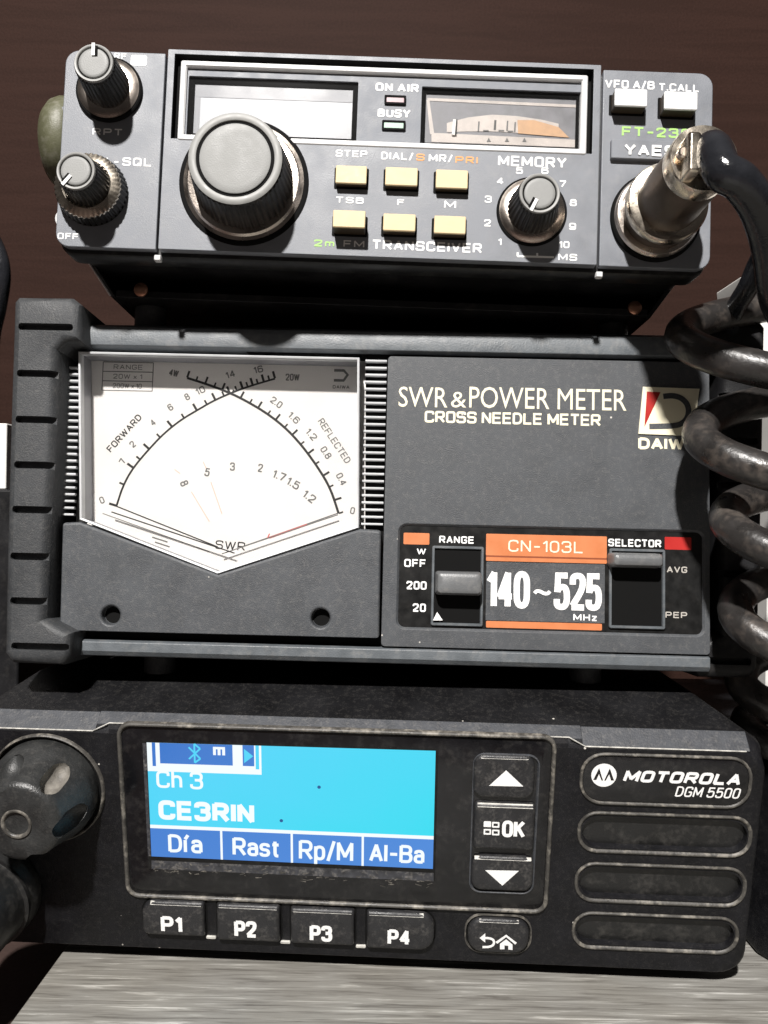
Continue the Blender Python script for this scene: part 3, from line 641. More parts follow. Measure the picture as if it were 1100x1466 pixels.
D.part(bs, 'bottom_rail', 'meter_edge', bevel=0.25)
bk_ = MB().rblock(1, -1.5, 150, 74, 1, [(2.2, 0), (3, 0)]); D.part(bk_, 'recessed_backing', 'void', cut=wcut)
# right-hand panel with control recess
px0 = D.at(551, 710)[0]; ctl = D.rect(571, 757, 1006, 903)
cut = MB().rblock(ctl[0], ctl[1], ctl[2], ctl[3], 1.6, [(-3, -0.6), (-0.05, -0.6), (0.55, 0.0), (0.8, 0)])
rpanel = D.part(MB().rblock((px0 + XR) / 2, (33.9 + -37.3) / 2, XR - px0, 71.2, 0.9, [(0, 0), (2.5, 0)]), 'front_panel', 'meter_grey', cut=cut, bevel=0.3)
lettering(D, rpanel, [('SWR', (571, 554, 641, 583), 0, dict(bf=1)), ('&', (646, 561, 668, 583.5), 0), ('POWER METER', (672, 555.5, 897, 586), 0, dict(bf=1)),
   ('CROSS NEEDLE METER', (608, 590.5, 860, 607.5), 0, dict(sw=.19, rho=1.1, gap=.8))], 0.0, ['cream_print'])
# emblem plate
t = MB(); Q = lambda px, py: D.at(px, py, 0.3)
t.mi(0).prism([Q(921, 553.5), Q(914.5, 621), Q(993, 624), Q(1002, 556.5)], -0.3, 0.5)
t.mi(1).poly([Q(926.5, 560.5), Q(946, 561.5), Q(923, 611)], -0.3)
dpts = [Q(x, y) for x, y in ((950, 567.5), (963, 566), (975, 569), (984, 577), (987, 588), (984, 600), (975, 608), (962, 610), (930, 610.5))]
dp = []
for i in range(len(dpts) - 1):
    for k in range(4):
        f_ = k / 4; dp.append((dpts[i][0] * (1 - f_) + dpts[i + 1][0] * f_, dpts[i][1] * (1 - f_) + dpts[i + 1][1] * f_))
dp.append(dpts[-1])
for _ in range(4): dp = [dp[0]] + [((dp[i - 1][0] + 2 * dp[i][0] + dp[i + 1][0]) / 4, (dp[i - 1][1] + 2 * dp[i][1] + dp[i + 1][1]) / 4) for i in range(1, len(dp) - 1)] + [dp[-1]]
t.mi(2).strip(dp, 1.35, -0.3)
em = D.part(t, 'emblem', ['cream_print', 'red_print', 'meter_grey'])
lettering(D, em, [('DAIWA', (914, 627, 999, 644), 0, dict(sw=.25, rho=1.2, gap=.6))], 0.0, ['cream_print'])
# control plate
cpn = D.part(MB().rblock(ctl[0], ctl[1], ctl[2] + 0.8, ctl[3] + 0.8, 1.4, [(0.62, 0), (0.78, 0)]), 'control_plate', 'panel_black')
t = MB(); E_ = lambda *r: D.rect(*r, -0.6)
for rc, mi in (((578, 763, 615, 779.5), 0), ((696, 766, 869, 797), 0), ((696, 799.5, 869, 805), 0), ((696, 891, 862, 900.5), 0), ((952, 769, 990, 787), 1)):
    r = E_(*rc); t.mi(mi).rblock(r[0], r[1], r[2], r[3], 0.25, [(0.56, 0), (0.62, 0)])
r = E_(696, 796, 869, 801); t.mi(2).rblock(r[0], r[1], r[2], r[3], 0.1, [(0.585, 0), (0.62, 0)])
r = E_(696, 806, 866, 890); t.mi(3).rblock(r[0], r[1], r[2], r[3], 0.1, [(0.59, 0), (0.62, 0)])
sub(t, 'colour_band', ['amber', 'red_print', 'amber_line', 'meter_grey'], cpn)
lettering(D, cpn, [('RANGE', (629, 767.5, 679, 778), 0, B), ('SELECTOR', (871, 772, 947, 783), 0, B), ('W', (597, 785, 610, 794), 0, B), ('OFF', (579, 800.5, 610, 812), 0, B),
  ('200', (582, 832, 611, 844), 0, B), ('20', (591, 864, 610, 876), 0, B), ('AVG', (955, 811, 984, 820), 2), ('PEP', (953, 876, 984, 885), 2),
  ('MHz', (821, 879, 855, 889), 0, B)], 0.58, ['white', 'cream_print', 'shaded_print'], h=-0.6)
lettering(D, cpn, [('CN-103L', (728, 774, 835, 791), 1, dict(sw=.13, rho=1.8)), ('140', (697, 817, 759, 871), 0, dict(sw=.165, rho=2, gap=1.25)), ('525', (793, 820, 862, 874), 0, dict(sw=.165, rho=2, gap=1.25)), ('~', (763, 839, 790, 857), 0, dict(sw=.28, rho=1))], 0.55, ['white', 'cream_print'], name='model_lettering', h=-0.6)
# slide switches
def switch(px, lever, lab, low=False):
    r = D.rect(*px, -0.5)
    s0 = MB().ring(r[0], r[1], r[2] + 0.7, r[3] + 0.7, 0.5, [(0.62, 0), (0.1, 0.0), (-0.05, 0.15), (-0.05, 0.55), (0.62, 0.75)])
    so = D.part(s0, 'slide_switch', 'meter_edge', label=lab)
    sub(MB().rblock(r[0], r[1], r[2] - 0.3, r[3] - 0.3, 0.2, [(0.5, 0), (0.6, 0)]), 'switch_slot', 'void', so)
    l = D.rect(*lever, 4.2); k = MB()
    x0, x1 = l[0] - l[2] / 2, l[0] + l[2] / 2; z0, z1 = l[1] - l[3] / 2, l[1] + l[3] / 2
    secs = [(0.55, 0.0), (-3.0, 0.2), (-4.0, 0.55), (-4.4, 1.3)]
    k.loft([[(x, y, z) for x, z in rr(l[0], l[1], l[2] - 2 * i, l[3] - 2 * i, 0.8)] for y, i in secs]); sub(k, 'switch_lever', 'lever', so, bevel=0.2, smooth=50)
    return so
s1 = switch((620, 784, 690, 894), (624, 818, 692, 853), 'slide switch set to the middle position')
t = MB().poly([D.at(620, 888, -0.4), D.at(634, 888, -0.4), D.at(626, 876, -0.4)], 0.1, 0.3); sub(t, 'position_mark', 'white', s1)
s2 = switch((874, 788, 950, 898), (877, 791, 953, 813), 'slide switch pushed to the top')
# lower block of the meter window (with the V-shaped top) and screw holes
blk = [(89, 748), (113, 747), (312, 823), (516, 757), (546, 759), (543, 914), (95, 903), (85, 895)]
pts = [D.at(x, y, 1.6) for x, y in blk]
cut = MB()
for px, py in ((158, 881), (459, 885)):
    c = D.at(px, py, 1.6); cut.lathe(c[0], c[1], [(2.2, -1.0), (2.2, 4)], 40)
lbl = D.part(MB().prism(pts, -1.6, 2.3), 'meter_base', 'meter_grey', cut=cut, bevel=0.7)
for px, py in ((158, 881), (459, 885)):
    c = D.at(px, py, 1.6); sub(MB().lathe(c[0], c[1], [(2.25, -0.95), (2.25, -0.7)], 40), 'screw_hole', 'void', lbl)
# finned strips on both sides of the dial
for x0, x1, ya, yb, n in ((90, 109, 520, 741, 23), (520, 551, 510, 755, 24)):
    zt_, zb_ = D.at(x0, ya)[1], D.at(x0, yb)[1]; xa, xb = D.at(x0, 640)[0], D.at(x1, 640)[0]; st = MB()
    for i in range(n):
        z = zt_ + (zb_ - zt_) * (i + 0.5) / n; st.loft([[(x, 1.9, z + 0.30), (x, 0.75, z + 0.26), (x, 0.55, z + 0.10), (x, 0.6, z - 0.20), (x, 1.9, z - 0.3)] for x in (xa, xb)])
    D.part(st, 'finned_strip', 'rib')
# dial, recessed
DR = 7.4
G = lambda px, py, k=DR: D.at(px, py, -k)
wq = [(112, 503), (515, 512), (514, 756), (312, 822), (114, 744)]
q0 = [D.at(x, y, 0.5) for x, y in wq]
din = inset(q0, -1.2)
dl = D.part(MB().prism(din, DR, DR + 0.5), 'meter_dial', 'dial_white')
hs = MB(); n5 = len(q0); qi = inset(q0, 0.55)
hs.loft([[(x, DR + 0.6, z) for x, z in q0], [(x, -0.5, z) for x, z in q0], [(x, -0.75, z) for x, z in inset(q0, 0.2)], [(x, -0.6, z) for x, z in qi], [(x, 0.6, z) for x, z in qi], [(x, DR + 0.6, z) for x, z in q0]], False, False)
D.part(hs, 'window_frame', 'rib', smooth=20)
gl = D.part(MB().prism(inset(q0, 0.5), -0.45, 0.3), 'window_pane', 'pane')
t = MB()      # faces inside the moulded window: pale side walls
t.loft([[(x, 0.3, z) for x, z in inset(q0, 0.5)], [(x, DR - 0.05, z) for x, z in inset(q0, 0.3)]], False, False); D.part(t, 'window_wall', 'window_grey')
# dial print
ink = MB()
fw = [(167, 724), (176, 696), (189, 672), (209, 648), (233, 622), (259, 601), (283, 587), (305, 574), (331, 562.5), (355, 553.5), (394, 542)]
rf = [(268, 541), (298, 550.5), (331, 563), (359, 577.5), (385, 593.5), (409.5, 613), (431, 636), (453, 665.5), (473, 698), (485, 735)]
def smooth(ps, it=3):
    for _ in range(it):
        o_ = [ps[0]]
        for i in range(len(ps) - 1):
            a, b = ps[i], ps[i + 1]; o_ += [(a[0] * .75 + b[0] * .25, a[1] * .75 + b[1] * .25), (a[0] * .25 + b[0] * .75, a[1] * .25 + b[1] * .75)]
        ps = o_ + [ps[-1]]
    return ps
fs, rs = smooth([G(*p) for p in fw]), smooth([G(*p) for p in rf])
yy = DR
ink.mi(0).line(fs, 0.5, yy - 0.05); ink.line(rs, 0.62, yy - 0.058)
def ticks(ps, ns, side, lens, wd):
    L = [0.0]
    for i in range(1, len(ps)): L.append(L[-1] + hypot(ps[i][0] - ps[i - 1][0], ps[i][1] - ps[i - 1][1]))
    for j, u in enumerate(ns):
        d = u * L[-1]; i = max(k for k in range(len(L)) if L[k] <= d + 1e-9); i = min(i, len(ps) - 2)
        a, b = ps[i], ps[i + 1]; q = hypot(b[0] - a[0], b[1] - a[1]); nx, nz = -(b[1] - a[1]) / q * side, (b[0] - a[0]) / q * side
        f_ = (d - L[i]) / q; p = (a[0] + (b[0] - a[0]) * f_, a[1] + (b[1] - a[1]) * f_); l = lens[j % len(lens)]
        ink.bar2((p[0] + nx * 0.1, p[1] + nz * 0.1), (p[0] + nx * l, p[1] + nz * l), wd if l > 1.5 else wd * 0.8, yy, 0.064)
ticks(fs, [0.0, .105, .195, .245, .31, .385, .46, .53, .60, .655, .70, .745, .775, .81, .84, .865, .89, .915, .945, .972, 1.0], 1, [2.0, 1.3], 0.6)
ticks(rs, [0.0, .045, .09, .135, .175, .225, .27, .32, .365, .42, .465, .52, .57, .63, .685, .745, .81, .87, .935, 1.0], 1, [1.9, 1.2], 0.52)
ink.mi(1)
def num(s, px, py, h_px=11, rot=0.0, wk=0.72, mi=1, bold=0.0):
    c = G(px, py); k = abs(G(px, py)[1] - G(px, py + 10)[1]) / 10; h = h_px * k; stext(ink.mi(mi), s, c[0], c[1], h * wk * max(len(s) - .3 * s.count('.'), .8), h, yy, rot=radians(rot), sw=.17, t=0.05)
for s, px, py, ro in (('0', 146, 716, 25), ('1', 174, 661, 42), ('2', 190, 636, 44), ('4', 219, 605, 42), ('6', 244, 583, 36), ('8', 268, 568, 32), ('10', 287, 559, 28), ('14', 330, 536, 20), ('16', 370, 529, 15), ('20W', 419, 540, 0),
    ('4W', 249, 534, -12), ('2.0', 396, 576, -35), ('1.6', 421, 598, -42), ('1.2', 446, 622, -48), ('0.8', 467, 648, -55), ('0.4', 489, 686, -62), ('0', 505, 731, -10)): num(s, px, py, 10, ro, 0.66, 1)
for s, px, py, ro in (('8', 264, 692, -65), ('5', 297, 676, -10), ('3', 333, 668, 0), ('2', 373, 670, -8), ('1.7', 400, 681, -20), ('1.5', 420, 692, -28), ('1.2', 443, 711, -36)): num(s, px, py, 12, ro, 0.6, 1)
c = G(178, 620); stext(ink.mi(0), 'FORWARD', c[0], c[1], 12.0, 1.75, yy, rot=radians(50), sw=.17, t=.05)
c = G(479, 631); stext(ink.mi(1), 'REFLECTED', c[0], c[1], 13.2, 1.8, yy, rot=radians(-55), sw=.15, t=.05)
# range box and dial emblem, top corners
x0, z0 = G(148, 518); x1, z1 = G(218, 560); ink.mi(2)
for k in (0, 1 / 3, 2 / 3, 1): ink.bar2((x0, z0 + (z1 - z0) * k), (x1, z0 + (z1 - z0) * k), 0.22, yy, 0.05)
ink.bar2((x0, z0), (x0, z1), 0.22, yy, 0.045); ink.bar2((x1, z0), (x1, z1), 0.22, yy, 0.045)
for k, s in enumerate(('RANGE', '20W x 1', '200W x 10')):
    stext(ink, s, (x0 + x1) / 2, z0 + (z1 - z0) * (k + 0.5) / 3, 7.5, 1.25, yy, sw=.14, t=.04)
c = G(489, 538); ink.strip([(c[0] - 1.9, c[1] + 1.4), (c[0] + 0.6, c[1] + 1.4), (c[0] + 1.6, c[1] + .3), (c[0] + .6, c[1] - 1.2), (c[0] - 1.9, c[1] - 1.2)], 0.7, yy, 0.05)
stext(ink, 'DAIWA', c[0], c[1] - 2.9, 4.3, 0.9, yy, sw=.2, t=.05)
# lower guide lines and the SWR legend
ink.mi(0)
ink.bar2(G(165, 724), G(312, 783), 0.30, yy, 0.05)
ink.mi(1).bar2(G(147, 735), G(300, 790), 0.2, yy, 0.046)
ink.bar2(G(218, 769), G(240, 776), 0.35, yy, .045); ink.bar2(G(222, 776), G(243, 783), 0.35, yy, .045)
stext(ink.mi(0), 'SWR', *G(330, 781), 7.6, 2.2, yy, rot=radians(-3), sw=.14, t=.055)
ink.mi(1).bar2(G(352, 781), G(486, 734), 0.28, yy, 0.05)
ink.mi(3).bar2(G(386, 770), G(440, 751), 0.42, yy, 0.07); ink.bar2(G(383, 771), G(386, 764), 0.3, yy, .072)
ink.mi(4)
for a_, b_ in (((250, 672), (258, 678)), ((274, 704), (300, 747)), ((291, 661), (296, 672)), ((302, 690), (318, 736))): ink.bar2(G(*a_), G(*b_), 0.22, yy, 0.04)
sub(ink, 'dial_print', ['ink', 'ink_grey', 'ink_grey', 'ink_red', 'ink_pink'], dl)
nd = MB()
nd.bar2(G(160, 733, DR - 2.2), G(336, 792, DR - 2.2), 0.32, DR - 2.2, 0.2); sub(nd, 'needle', 'ink', dl)
nd = MB(); nd.bar2(G(484, 737, DR - 1.6), G(318, 793, DR - 1.6), 0.25, DR - 1.6, 0.2); sub(nd, 'needle', 'ink_grey', dl)
# rubber end bumpers
def bumper(flip):
    hb = 7.0
    out = [(17, 430), (24, 422), (100, 423), (113, 433), (114, 487), (92, 489), (81, 500), (76, 640), (66, 800), (62, 886), (84, 897), (101, 906), (99, 940), (88, 953), (14, 950), (3, 936), (6, 800), (10, 640)]
    pts = [D.at(x, y, hb) for x, y in out]
    cut = MB()
    for yp, xa, xb in ((467, 26, 90), (534, 24, 73), (600, 22, 72), (665, 20, 69), (729, 17, 65), (796, 14, 61), (860, 14, 58), (925, 16, 82)):
        a_, b_ = D.at(xa, yp, hb), D.at(xb, yp + 1.5, hb); cut.rblock((a_[0] + b_[0]) / 2 + 1.2, a_[1], b_[0] - a_[0] + 2.4, 1.7, 0.7, [(-hb - 2, 0), (-hb + 2.0, 0)])
    mb = MB()
    mb.loft([[(x, -hb, z) for x, z in inset(pts, 2.0)], [(x, -hb + 0.35, z) for x, z in inset(pts, 1.1)], [(x, -hb + 1.1, z) for x, z in inset(pts, 0.4)], [(x, -hb + 2.4, z) for x, z in pts], [(x, 16, z) for x, z in pts]])
    back = [(-92, -43), (-75, -43), (-75, 45.5), (-91.5, 46)]
    mb2 = MB().prism(back, 15.9, 60)
    if flip:
        for m_ in (mb, cut, mb2): m_.v = [(-x + 8.0, y + 9, z) for x, y, z in m_.v]
    bb = D.part(mb, 'end_bumper', 'case_black' if flip else 'rubber', cut=cut, bevel=0.35, smooth=50)  # right bumper darker: the shade behind the coil is put into its colour
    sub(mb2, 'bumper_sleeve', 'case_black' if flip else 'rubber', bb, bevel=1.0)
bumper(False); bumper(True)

# ------------------------------------------------------------------ 3. bottom: the black mobile radio with blue screen
Rd = Device('mobile_radio', 'black mobile radio with lit blue screen, bottom of the stack', 'radio', (-10.99, 187.91, -71.87), (11.25, -2.45, 0.13), (8, 85, -52))
XL, XRR = -88.0, 98.5
zt2, zb2 = 19.9, -37.3
L = lambda Yw, Zw: Rd.local(-11, Yw, Zw)
topb = L(205, -42.5); tope = L(345, -42.5); bote = L(345, -109); botf = L(203, -109)
def sect(y, x0, x1, z0, z1, r=4.0): return [(x, y, z) for x, z in rr((x0 + x1) / 2, (z0 + z1) / 2, x1 - x0, z1 - z0, r)]
bd = MB()
secs = [sect(1.4, XL + 1.2, XRR - 1.2, zb2 + 0.8, zt2 - 1.4), sect(2.2, XL + .3, XRR - .3, zb2 + .1, zt2 - 0.3)]
bd.loft([sect(0, XL + .9, XRR - .9, zb2 + .6, zt2 - .2, 6), sect(.5, XL + .3, XRR - .3, zb2 + .1, zt2, 6), sect(1.2, XL, XRR, zb2, zt2 + .3, 6), sect(4.2, XL, XRR, zb2, zt2 + 2.9, 6)], True, True)
fc_cut = MB()
slots = [(826, 1165, 1077, 1224), (822, 1238, 1069, 1295), (818, 1309, 1058, 1362)]
for s_ in slots:
    r = Rd.rect(*s_); fc_cut.rblock(r[0], r[1], r[2] - 1.6, r[3] - 2.0, 4.2, [(-3, 0), (2.4, 0.5)])
lensr = Rd.rect(172, 1047, 786, 1297)
head = Rd.part(bd, 'front_housing', 'radio', cut=fc_cut, bevel=0.3, smooth=40)
ch = MB().loft([sect(4.25, XL, XRR, zb2, zt2 + 2.9, 5), sect(topb.y, XL + 8, XRR - 10, topb.z - 66.5, topb.z, 3), sect(tope.y, XL + 8, XRR - 10, bote.z, tope.z, 3)])
Rd.part(ch, 'chassis', 'radio_top', smooth=30)
# light bevel along the top, its highlight put into the colour; thin in the middle
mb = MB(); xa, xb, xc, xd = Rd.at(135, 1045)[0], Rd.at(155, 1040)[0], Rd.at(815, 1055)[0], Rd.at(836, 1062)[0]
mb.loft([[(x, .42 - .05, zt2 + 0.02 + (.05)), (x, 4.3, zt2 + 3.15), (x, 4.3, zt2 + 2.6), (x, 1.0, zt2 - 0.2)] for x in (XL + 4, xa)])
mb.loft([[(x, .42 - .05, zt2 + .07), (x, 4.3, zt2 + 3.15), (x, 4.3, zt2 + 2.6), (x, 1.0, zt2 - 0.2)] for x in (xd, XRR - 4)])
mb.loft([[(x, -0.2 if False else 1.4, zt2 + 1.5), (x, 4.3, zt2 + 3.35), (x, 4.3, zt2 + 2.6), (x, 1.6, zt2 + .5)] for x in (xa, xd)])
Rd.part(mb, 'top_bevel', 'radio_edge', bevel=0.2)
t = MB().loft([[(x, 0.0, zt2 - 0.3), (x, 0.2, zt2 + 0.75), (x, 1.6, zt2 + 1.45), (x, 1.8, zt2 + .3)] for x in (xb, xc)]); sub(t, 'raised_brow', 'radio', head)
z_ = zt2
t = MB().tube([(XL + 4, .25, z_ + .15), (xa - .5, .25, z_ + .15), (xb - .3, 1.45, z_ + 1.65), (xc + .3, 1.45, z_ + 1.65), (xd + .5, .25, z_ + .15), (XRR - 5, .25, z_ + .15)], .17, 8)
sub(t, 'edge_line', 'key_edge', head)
# display frame, lens and screen
mb = MB().ring(lensr[0], lensr[1] , lensr[2], lensr[3], 3.2, [(0.5, -0.25), (-0.45, -0.15), (-0.75, 0.1), (-0.75, 0.45), (-0.35, 0.75), (0.5, 0.9)])
dfm = Rd.part(mb, 'display_frame', 'rimline', smooth=60)
ln = Rd.part(MB().rblock(lensr[0], lensr[1], lensr[2] - 1.0, lensr[3] - 1.0, 2.7, [(-0.12, 0.2), (0.0, 0), (0.4, 0)]), 'display_lens', 'lens')
scr_q = [(210, 1063), (624, 1075), (620, 1244), (217, 1226)]
S = lambda px, py: Rd.at(px, py, 0.15)
t = MB(); t.poly([S(*p) for p in ((203, 1060), (628, 1072), (623, 1262), (213, 1244))], -0.125, 0.02)
pv = sub(t, 'screen_surround', 'panel_black', ln)
t = MB(); y0 = -0.15
def uv(u, v):
    a, b, c, d = [S(*p) for p in scr_q]
    return ((a[0] * (1 - u) + b[0] * u) * (1 - v) + (d[0] * (1 - u) + c[0] * u) * v, (a[1] * (1 - u) + b[1] * u) * (1 - v) + (d[1] * (1 - u) + c[1] * u) * v)
def quad(u0, v0, u1, v1, mi, dy): t.mi(mi).poly([uv(u0, v0), uv(u1, v0), uv(u1, v1), uv(u0, v1)], y0 - dy, 0.02)
quad(0, 0, 1, 1, 0, 0)
quad(0, .735, 1, 1, 1, .025); quad(0, .715, 1, .745, 2, .05)
for u in (.253, .503, .753): quad(u - .004, .735, u + .004, 1, 2, .055)
quad(0.0, 0.0, .40, .245, 2, .02); quad(0.045, 0.0, .30, .175, 1, .03); quad(.335, 0, .375, .175, 1, .03); quad(0.38, 0.0, .392, .2, 0, .03)
quad(.018, .0, .03, .20, 1, .032)
a = uv(.345, .08); t.mi(0).poly([uv(.34, .03), uv(.372, .09), uv(.34, .15)], y0 - .04, .02)
t.mi(0)      # bluetooth rune
for p_, q_ in (((.147, .03), (.187, .125)), ((.187, .125), (.167, .16)), ((.167, .16), (.167, .0)), ((.167, .0), (.187, .04)), ((.187, .04), (.147, .13))): t.bar2(uv(*p_), uv(*q_), .42, y0 - .035, .02)
quad(.232, .02, .242, .09, 2, .036); quad(.248, .02, .258, .09, 2, .036); quad(.264, .02, .274, .09, 2, .036); quad(.232, .02, .274, .04, 2, .037)
t.mi(2)
for s, rc, bo in (('Ch 3', (224, 1104, 291, 1129), .15), ('CE3RIN', (227, 1148, 364, 1176), .235), ('Día', (241, 1195, 290, 1221), .165), ('Rast', (333, 1200, 401, 1226), .165), ('Rp/M', (428, 1204, 506, 1232), .15), ('Al-Ba', (529, 1209, 608, 1235), .165)):
    r = Rd.rect(*rc, 0.15); stext(t, s, r[0], r[1], r[2], r[3], y0 - .06, sw=bo, rho=1.7, t=.03, rot=radians(-.5), gap=.9)
t.mi(3)
for px, py in ((457, 1127), (403, 1175)): t.poly(circ(*S(px, py), .42, 10), y0 - .03, .02)
sub(t, 'lit_screen', ['lcd_cyan', 'lcd_blue', 'lcd_white', 'lcd_dark'], ln)
t = MB().poly([S(217, 1232), S(621, 1250), S(621, 1262), S(217, 1244)], -.126, .02).poly([S(204, 1064), S(209, 1064), S(216, 1226), S(212, 1226)], -.126, .02)
sub(t, 'screen_lip', 'lip_grey', ln)
# dusty lower lip under the screen
t = MB(); 
for i in range(60):
    u = random.random(); px = 220 + 400 * u; py = 1238 + 20 * u + random.gauss(0, 4) + 6; l = random.uniform(2, 9); t.bar2(S(px, py), S(px + l, py + random.uniform(-3, 3)), random.uniform(.1, .3), -.146, .02)
sub(t, 'dust_line', 'rimline', ln)
# round-ended button helper
def rkey(px, r, h, name, mk='key_black', par=None, lab=None, edge=True):
    c = Rd.rect(*px, h)
    mb = MB().rblock(c[0], c[1], c[2], c[3], r, [(0.4, 0), (-h + .7, 0), (-h + .2, .25), (-h, .8)])
    k = Rd.part(mb, name, mk, smooth=60, label=lab)
    if edge: sub(MB().rblock(c[0], c[1], c[2] + .9, c[3] + .9, r + .4, [(-.05, 0), (.1, 0)]), 'button_gap', 'void', k)
    return k, c
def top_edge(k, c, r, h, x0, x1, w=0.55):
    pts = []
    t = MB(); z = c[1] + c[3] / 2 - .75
    t.loft([[(x, -h - .03, z), (x, -h + .5, z + w), (x, -h + .8, z + w - .05), (x, -h + .2, z - .1)] for x in (c[0] - c[2] / 2 + x0, c[0] + c[2] / 2 - x1)]); sub(t, 'edge_highlight', 'key_edge', k, bevel=.08)  # pale strip paints the highlight along the key's top edge
# navigation column
nav = Rd.rect(674, 1080, 769, 1280)
Rd.part(MB().ring(nav[0], nav[1], nav[2], nav[3], 2.8, [(.3, 0), (-.5, .05), (-.6, .3), (-.2, .6), (.3, .7)]), 'key_surround', 'radio_edge', smooth=60)
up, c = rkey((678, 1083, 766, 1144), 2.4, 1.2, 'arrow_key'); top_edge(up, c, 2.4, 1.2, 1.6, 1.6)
sub(MB().poly([Rd.at(x, y, 1.2) for x, y in ((700.6, 1125), (749.6, 1126), (725, 1103))], -1.2, .06), 'arrow_mark', 'white', up)
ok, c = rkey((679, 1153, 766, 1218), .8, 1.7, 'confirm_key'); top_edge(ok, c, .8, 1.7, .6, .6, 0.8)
lettering(Rd, ok, [('OK', (719, 1175, 752, 1199), 0, dict(sw=.2, rho=1.8))], -1.7, ['white'], h=1.7)
t = MB()
for i, (px, py) in enumerate(((698, 1180), (710, 1181), (698, 1191), (710, 1192))):
    c2 = Rd.at(px, py, 1.7)
    if i == 0: t.rblock(c2[0], c2[1], 1.7, 1.4, .2, [(-1.76, 0), (-1.7, 0)])
    else: t.ring(c2[0], c2[1], 1.7, 1.4, .2, [(-1.7, 0), (-1.76, 0), (-1.76, .35), (-1.7, .35)])
sub(t, 'grid_mark', 'white', ok)
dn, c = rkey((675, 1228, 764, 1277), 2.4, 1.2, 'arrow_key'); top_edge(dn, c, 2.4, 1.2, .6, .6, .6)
sub(MB().poly([Rd.at(x, y, 1.2) for x, y in ((695, 1246), (743, 1247), (719.5, 1268))], -1.2, .06), 'arrow_mark', 'white', dn)
# programmable keys
for i, (px, tx, s) in enumerate((((203, 1293, 292, 1341), (230.5, 1312, 261, 1335), 'P1'), ((310, 1298, 400, 1349), (335.5, 1318.5, 368, 1342), 'P2'), ((416, 1304, 507, 1354), (443.5, 1325, 476, 1348), 'P3'), ((525, 1309, 622, 1361), (555, 1331, 588, 1353), 'P4'))):
    h = 1.6; r = .7
    c = Rd.rect(*px, h); big = 3.4; x0, x1, z0, z1 = c[0] - c[2] / 2, c[0] + c[2] / 2, c[1] - c[3] / 2, c[1] + c[3] / 2
    def outl(d):
        rs_ = {0: (r, big, big * .5, r), 3: (big * 1.1, r, r, big * 1.1)}.get(i, (r, r, r, r)); o_ = []
        for (cx, cz, a0), q in zip(((x1 - d, z1 - d, 0), (x0 + d, z1 - d, 90), (x0 + d, z0 + d, 180), (x1 - d, z0 + d, 270)), rs_):
            q = max(q - d, .05); ox = cx - q if a0 in (0, 270) else cx + q; oz = cz - q if a0 in (0, 90) else cz + q
            o_ += [(ox + q * cos(radians(a0 + 15 * k)), oz + q * sin(radians(a0 + 15 * k))) for k in range(7)]
        return o_
    k = Rd.part(MB().loft([[(x, y, z) for x, z in outl(d)] for y, d in ((.4, 0), (-h + .6, 0), (-h + .15, .3), (-h, .8))]), 'program_key', 'key_black', smooth=60)
    sub(MB().loft([[(x, y, z) for x, z in outl(-.45)] for y in (-.06, .1)]), 'button_gap', 'void', k)
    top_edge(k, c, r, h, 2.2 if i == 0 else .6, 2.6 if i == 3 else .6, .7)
    lettering(Rd, k, [(s, tx, 0, dict(sw=.21, rho=1.6))], -h, ['white'], h=h)
for px, py in ((303, 1341), (409, 1348), (517, 1354)):
    c = Rd.at(px, py); sub(MB().rblock(c[0], c[1], 2.4, .7, .3, [(-.5, .1), (-.4, 0), (.2, 0)]), 'key_rib', 'key_edge', head)
hm, c = rkey((670, 1318, 758, 1366), 3.7, 1.4, 'home_key'); 
sub(MB().ring(c[0], c[1], c[2] + 1.6, c[3] + 1.6, 4.3, [(.2, 0), (-.45, .1), (-.5, .35), (.2, .6)]), 'key_surround', 'rimline', hm, smooth=60)
top_edge(hm, c, 3.7, 1.4, 2.6, 2.6, .6)
t = MB(); H_ = lambda px, py: Rd.at(px, py, 1.4)
t.strip(smooth([H_(*p) for p in ((693, 1343), (703, 1343.5), (708, 1347), (707, 1353), (701, 1356), (691, 1356))]), .55, -1.4); t.poly([H_(687, 1343), H_(695, 1336.5), H_(695, 1349.5)], -1.41)
t.strip([H_(711, 1350), H_(725, 1340), H_(739, 1351)], .6, -1.4); t.poly([H_(716, 1351.5), H_(725, 1345), H_(734, 1352.5), H_(734, 1360), H_(728, 1359.5), H_(728, 1354), H_(722.5, 1353.5), H_(722.5, 1359), H_(716, 1359)], -1.41)
sub(t, 'home_mark', 'white', hm)
# name plate and sound slots
r = Rd.rect(830, 1081, 1076, 1154)
npl = Rd.part(MB().rblock(r[0], r[1], r[2] - 1.2, r[3] - 1.2, 4.6, [(-.25, .3), (-.1, 0), (.3, 0)]), 'name_plate', 'lens')
sub(MB().ring(r[0], r[1], r[2], r[3], 5.2, [(.2, -.15), (-.45, .0), (-.55, .2), (-.4, .5), (.2, .75)]), 'plate_rim', 'rimline', npl, smooth=60)
t = MB(); c = Rd.at(865, 1110, .25); rad = 2.85
t.mi(0).poly(circ(c[0], c[1], rad, 32), -.25, .05)
t.mi(1)
for sx_ in (-1, 1):
    t.poly([(c[0] + sx_ * .05 * rad, c[1] - .45 * rad), (c[0] + sx_ * .42 * rad, c[1] + .62 * rad), (c[0] + sx_ * .82 * rad, c[1] - .42 * rad), (c[0] + sx_ * .58 * rad, c[1] - .42 * rad), (c[0] + sx_ * .40 * rad, c[1] + .1 * rad), (c[0] + sx_ * .16 * rad, c[1] - .45 * rad)][:6], -.301, .03)
sub(t, 'round_emblem', ['white', 'lens'], npl)
